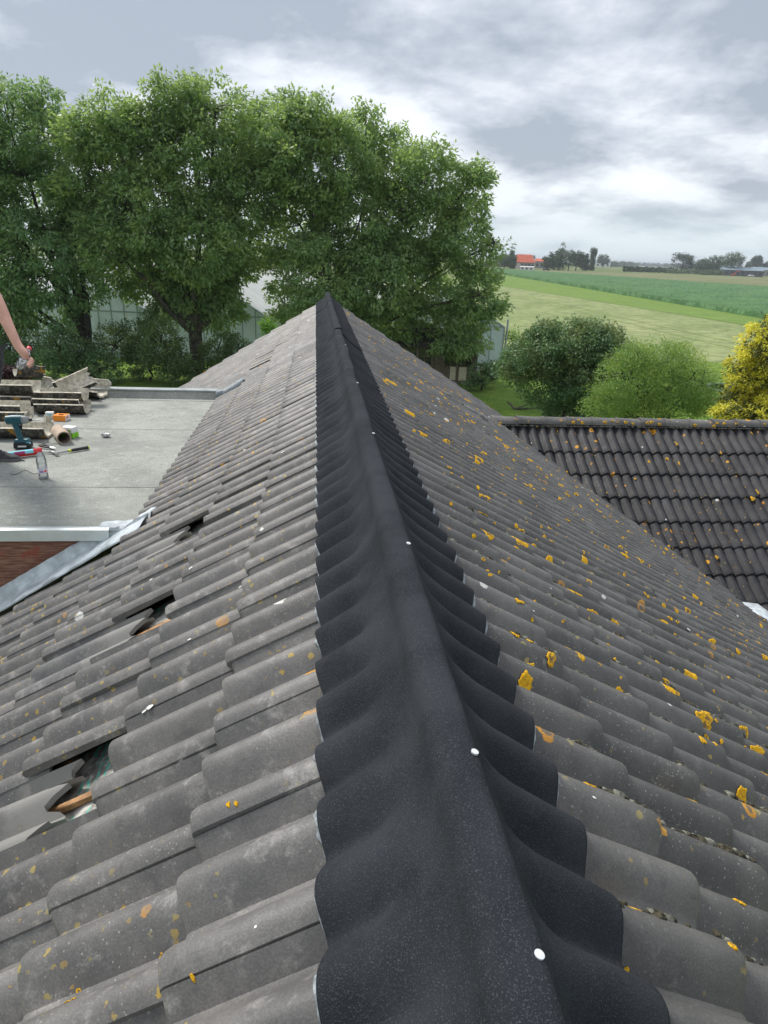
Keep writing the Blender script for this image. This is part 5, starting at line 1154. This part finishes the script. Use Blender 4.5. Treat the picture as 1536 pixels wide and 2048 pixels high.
# ------------------------------------------------------------------ far farms
def far(px, py): P = on_z(px, py, GZ); return Vector(P), to_px(P)[2]/FPX
m_redr = simple('orange_red_roof', (.52, .12, .06), .8, 0, .1, .3); m_gwall = simple('grey_gable_wall', (.25, .24, .24), .9, 0, .1, .3); m_wht = simple('white_wall', (.7, .7, .7), .8, 0, .05, .2); m_droof = simple('dark_barn_roof', (.07, .075, .085), .8, 0, .1, .1); m_blr = simple('blue_grey_roof', (.20, .27, .31), .6, 0, .1, .1)
def gable_building(label, px, py, wpx, hpx, wallpx, depth, rmat, wmat, yaw=0.0, name='farm_building', cat='building', ridge_along=True, wins=4):
    P, k = far(px, py); t = thing(name, label, cat, tuple(P), -YAW-.28+yaw); W, H, E_ = wpx*k, hpx*k, wallpx*k; D = depth
    mb = MB(); mb.box((0, D/2, E_/2), (W, D, E_)); mb.build('wall', wmat, t)
    mb = MB(); o = .4
    if ridge_along: a = [(-W/2-o, -o, E_), (W/2+o, -o, E_), (W/2+o, D/2, H), (-W/2-o, D/2, H), (W/2+o, D+o, E_), (-W/2-o, D+o, E_)]; mb.add(a, [(0, 1, 2, 3), (3, 2, 4, 5), (0, 3, 5), (1, 4, 2)])
    else: a = [(-W/2-o, -o, E_), (-W/2-o, D+o, E_), (0, D+o, H), (0, -o, H), (W/2+o, -o, E_), (W/2+o, D+o, E_)]; mb.add(a, [(0, 1, 2, 3), (3, 2, 5, 4)]); m2 = MB(); m2.add([(-W/2, -.02, E_), (W/2, -.02, E_), (0, -.02, H-.3)], [(0, 1, 2)]); m2.build('gable', wmat, t)
    mb.build('roof', rmat, t)
    for i in range(wins): mb = MB(); x = -W/2+(i+.5)*W/wins; mb.box((x, -.05, E_*.5), (W/wins*.45, .1, E_*.4)); mb.build('window', m_win, t)
    return t
gable_building('large farmhouse with a bright orange red roof at the horizon', 1054, 538, 30, 27, 12, 16, m_redr, m_gwall, yaw=.5, name='farmhouse', ridge_along=True)
gable_building('small red roofed annexe right of the large farmhouse', 1078, 536.5, 18, 18, 13, 10, m_redr, m_gwall, name='farm_annexe', wins=2)
gable_building('low white shed in front of the red roofed farmhouse', 1053, 541, 26, 8, 7, 8, m_wht, m_wht, name='white_shed', wins=3)
gable_building('long dark barn behind the red roofed farmhouse', 1035, 533, 60, 22, 16, 18, m_droof, m_wht, name='dark_barn', wins=0)
gable_building('pale low house between the far trees and the treeline', 1205, 534, 28, 12, 7, 8, m_blr, m_wht, name='pale_house', wins=3)
gable_building('wide dark open barn with a blue grey roof by the right edge', 1485, 552.5, 72, 17, 11, 26, m_blr, m_droof, name='open_barn', wins=7)
gable_building('dark lower barn end cut by the right photo edge', 1530, 552, 40, 16, 11, 24, m_blr, m_gwall, name='open_barn', wins=4)
m_ft = leaf_mat('far_tree_leaf', (.055, .10, .045), (.085, .135, .06), (.10, .15, .06), .2, .7); m_ftd = leaf_mat('far_dark_tree_leaf', (.035, .065, .035), (.05, .085, .04), (.06, .09, .04), .15, .7)
def far_tree(label, px, py, wpx, hpx, mat, shape='round', n=150, seed=1, group=None, name='distant_tree'):
    P, k = far(px, py); rd = random.Random(seed); W, H = wpx*k/2, hpx*k; L = []
    if shape == 'cone': L = [((P.x+rd.gauss(0, W*.05), P.y, P.z+H*z), (W*r, W*r, H*.2)) for z, r in ((.2, .9), (.4, .75), (.6, .5), (.8, .28))]
    elif shape == 'col': L = [((P.x, P.y, P.z+H*z), (W*.9, W*.9, H*.22)) for z in (.2, .42, .64, .8)]
    else:
        L = [((P.x, P.y, P.z+H*.55), (W*.8, W*.8, H*.40))]
        for i in range(6): a = rd.uniform(0, 6.28); L.append(((P.x+math.cos(a)*W*.5, P.y+math.sin(a)*W*.5, P.z+H*rd.uniform(.3, .78)), (W*rd.uniform(.35, .5), W*.45, H*rd.uniform(.18, .24))))
    c = in_lobes(L, n, .6); t = thing(name, label, 'tree', tuple(P), 0, group); b = np.array(P)
    V, F, A = leaves(c, np.full(len(c), max(W, H*.4)*.17), 26, max(.35, k*2.0), .2, aspect=.7); ob('crown', np_mesh('crown', V-b, F, mat, A), t)
    mb = MB(); mb.tube([(0, 0, -.3), (0, 0, H*.5)], [H*.02+.1, H*.012+.05], 6); mb.build('trunk', m_bark_dk, t); return t
G1, G2 = 'trees round the red roofed farm', 'trees by the open barn'
for i, (x, y, w_, h_, mt, sh, lb) in enumerate([(1008, 537, 34, 30, m_ft, 'round', 'pale round tree left of the red roofed farm'), (1022, 537, 20, 42, m_ft, 'cone', 'slim taller tree rising behind the red roofed farm'),
    (1094, 540, 30, 26, m_ft, 'round', 'low pale tree touching the red annexe on its right'), (1108, 540, 34, 40, m_ftd, 'round', 'dark round tree just right of the red annexe'), (1117, 541, 28, 52, m_ft, 'cone', 'tallest pointed tree of the farm clump'),
    (1136, 542, 34, 42, m_ft, 'round', 'broad tree right of the tallest pointed one'), (1151, 542, 36, 42, m_ftd, 'round', 'rounded darker tree near the right of the farm clump'), (1170, 541, 18, 36, m_ftd, 'cone', 'narrow dark conifer at the right of the farm clump'),
    (1182, 541, 11, 42, m_ft, 'col', 'column shaped poplar ending the farm clump'), (1205, 535, 26, 26, m_ft, 'round', 'single pale tree over the low pale house')]):
    far_tree(lb, x, y, w_, h_, mt, sh, 150, 20+i, G1)
for i, (x, y, w_, h_, mt, sh, lb) in enumerate([(1362, 546, 50, 40, m_ftd, 'round', 'big dark dome shaped tree standing alone before the right grove'), (1402, 548, 38, 30, m_ft, 'round', 'lighter tree between dark dome tree and right grove'), (1428, 549, 40, 40, m_ft, 'round', 'left large tree of the right grove'),
    (1458, 551, 50, 46, m_ft, 'round', 'right largest tree of the right grove'), (1492, 549, 18, 26, m_ft, 'cone', 'small thin tree behind the open barn roof'), (1508, 549, 26, 38, m_ftd, 'round', 'dark airy tree above the open barn'), (1532, 550, 28, 28, m_ftd, 'round', 'round tree above the barn at the photo edge')]):
    far_tree(lb, x, y, w_, h_, mt, sh, 170, 40+i, G2)
P, k = far(1300, 545.5); W, H = 5*k/2, 14*k
col_proto = far_tree('young columnar tree standing in the nursery row', 1248, 543.5, 6.5, 12, m_ft, 'col', 26, 70, 'young trees in the nursery row', 'nursery_tree')
for i in range(1, 18):
    px = 1248+i*6.1; P, kk = far(px, 543.5+i*.16); r_ = col_proto.copy(); col.objects.link(r_); r_.location = P; s_ = random.uniform(.85, 1.1); r_.scale = (s_, s_, s_); r_.rotation_euler.z = random.uniform(0, 6)
    for ch in col_proto.children: c_ = ch.copy(); col.objects.link(c_); c_.parent = r_
def band(name, label, x0, x1, y, h, mat, n, seed, thick=12):
    V_, F_, A_ = [], [], []; o = 0; cs = []
    for i in range(n): px = random.uniform(x0, x1); P, k = far(px, y(px)); hh = h*random.uniform(.6, 1.1)*k; cs.append((P.x, P.y+random.uniform(-thick, thick), P.z+random.random()*hh))
    V, F, A = leaves(np.array(cs), np.full(n, h*k*.35), 24, max(.5, k*2.2), .1, aspect=.7); o = ob(name, np_mesh(name, V, F, mat, A), kind='stuff'); return o
band('far_treeline', '', 1205, 1272, lambda x: 533.5, 9, m_ftd, 260, 1); band('far_treeline', '', 1262, 1345, lambda x: 502.2+.0404*(x-631)+3.6, 5.5, m_ftd, 260, 2, 30); band('hedge', '', 1395, 1460, lambda x: 549+(x-1395)*.03, 9, m_ft, 220, 3)
band('far_treeline', '', 955, 1045, lambda x: 533.5, 12, m_ftd, 240, 4); band('far_treeline', '', 1330, 1540, lambda x: 502.2+.0404*(x-631)+5.5, 8, m_ftd, 260, 5, 30)
band('hedge', '', 1340, 1400, lambda x: 547, 7, m_ft, 120, 6)
# small vehicles by the barn
def car(label, px, py, c, rz=0.0, sc_=1.0):
    P, k = far(px, py); t = thing('parked_car', label, 'car', tuple(P), rz); 
    pr = [(-2.1, .35), (-2.15, .8), (-1.95, .98), (-1.5, 1.02), (-1.0, 1.48), (.7, 1.50), (1.25, 1.02), (2.0, .88), (2.15, .6), (2.1, .35)]; n = len(pr); mb = MB()
    mb.add([(x*sc_, s_*.85, z*sc_) for s_ in (-1, 1) for x, z in pr], [tuple(range(n)), tuple(range(2*n-1, n-1, -1))]+[(i, i+n, (i+1) % n+n, (i+1) % n) for i in range(n)]); mb.build('body', c, t, bevel=.05)
    mb = MB(); mb.add([(x*sc_, -.87, z*sc_) for x, z in ((-1.25, 1.05), (-.95, 1.4), (.62, 1.42), (1.05, 1.05))], [(0, 1, 2, 3)][::-1]); mb.build('window', m_win, t)
    for x in (-1.35, 1.35):
        for y in (-.8, .8): mb = MB(); mb.tube([(x*sc_, y-.1, .34), (x*sc_, y+.1, .34)], .34, 14); mb.build('wheel', m_blk, t)
    return t
m_wcar = simple('white_car_paint', (.8, .8, .8), .25, 0, .02, 1); m_dcar = simple('dark_car_paint', (.04, .045, .06), .25, 0, .02, 1)
car('white car parked before the open barn', 1502, 553.5, m_wcar, -.3, 1.35); car('white van parked right of the white car', 1516, 552.5, m_wcar, -.3, 1.6)
car('dark car parked right of the red roofed farm', 1092, 541.5, m_dcar, 0, 1.3)
P, k = far(1466, 552); t = thing('farm_machine', 'red farm loader with a raised arm before the open barn', 'loader', tuple(P), -.3); mb = MB(); mb.box((0, 0, 1.3), (3.2, 1.6, 1.4), taper=.8); mb.build('body', m_redp, t); mb = MB(); mb.tube([(.5, 0, 1.8), (2.5, 0, 4.0), (5.5, 0, 5.0)], [.35, .3, .25], 6); mb.build('arm', m_redp, t)
mb = MB(); mb.box((-.5, 0, 2.5), (1.3, 1.3, 1.3)); mb.build('cab', m_win, t)
for x in (-1.1, 1.1):
    for y in (-.9, .9): mb = MB(); mb.tube([(x, y-.2, .6), (x, y+.2, .6)], .6, 12); mb.build('wheel', m_blk, t)
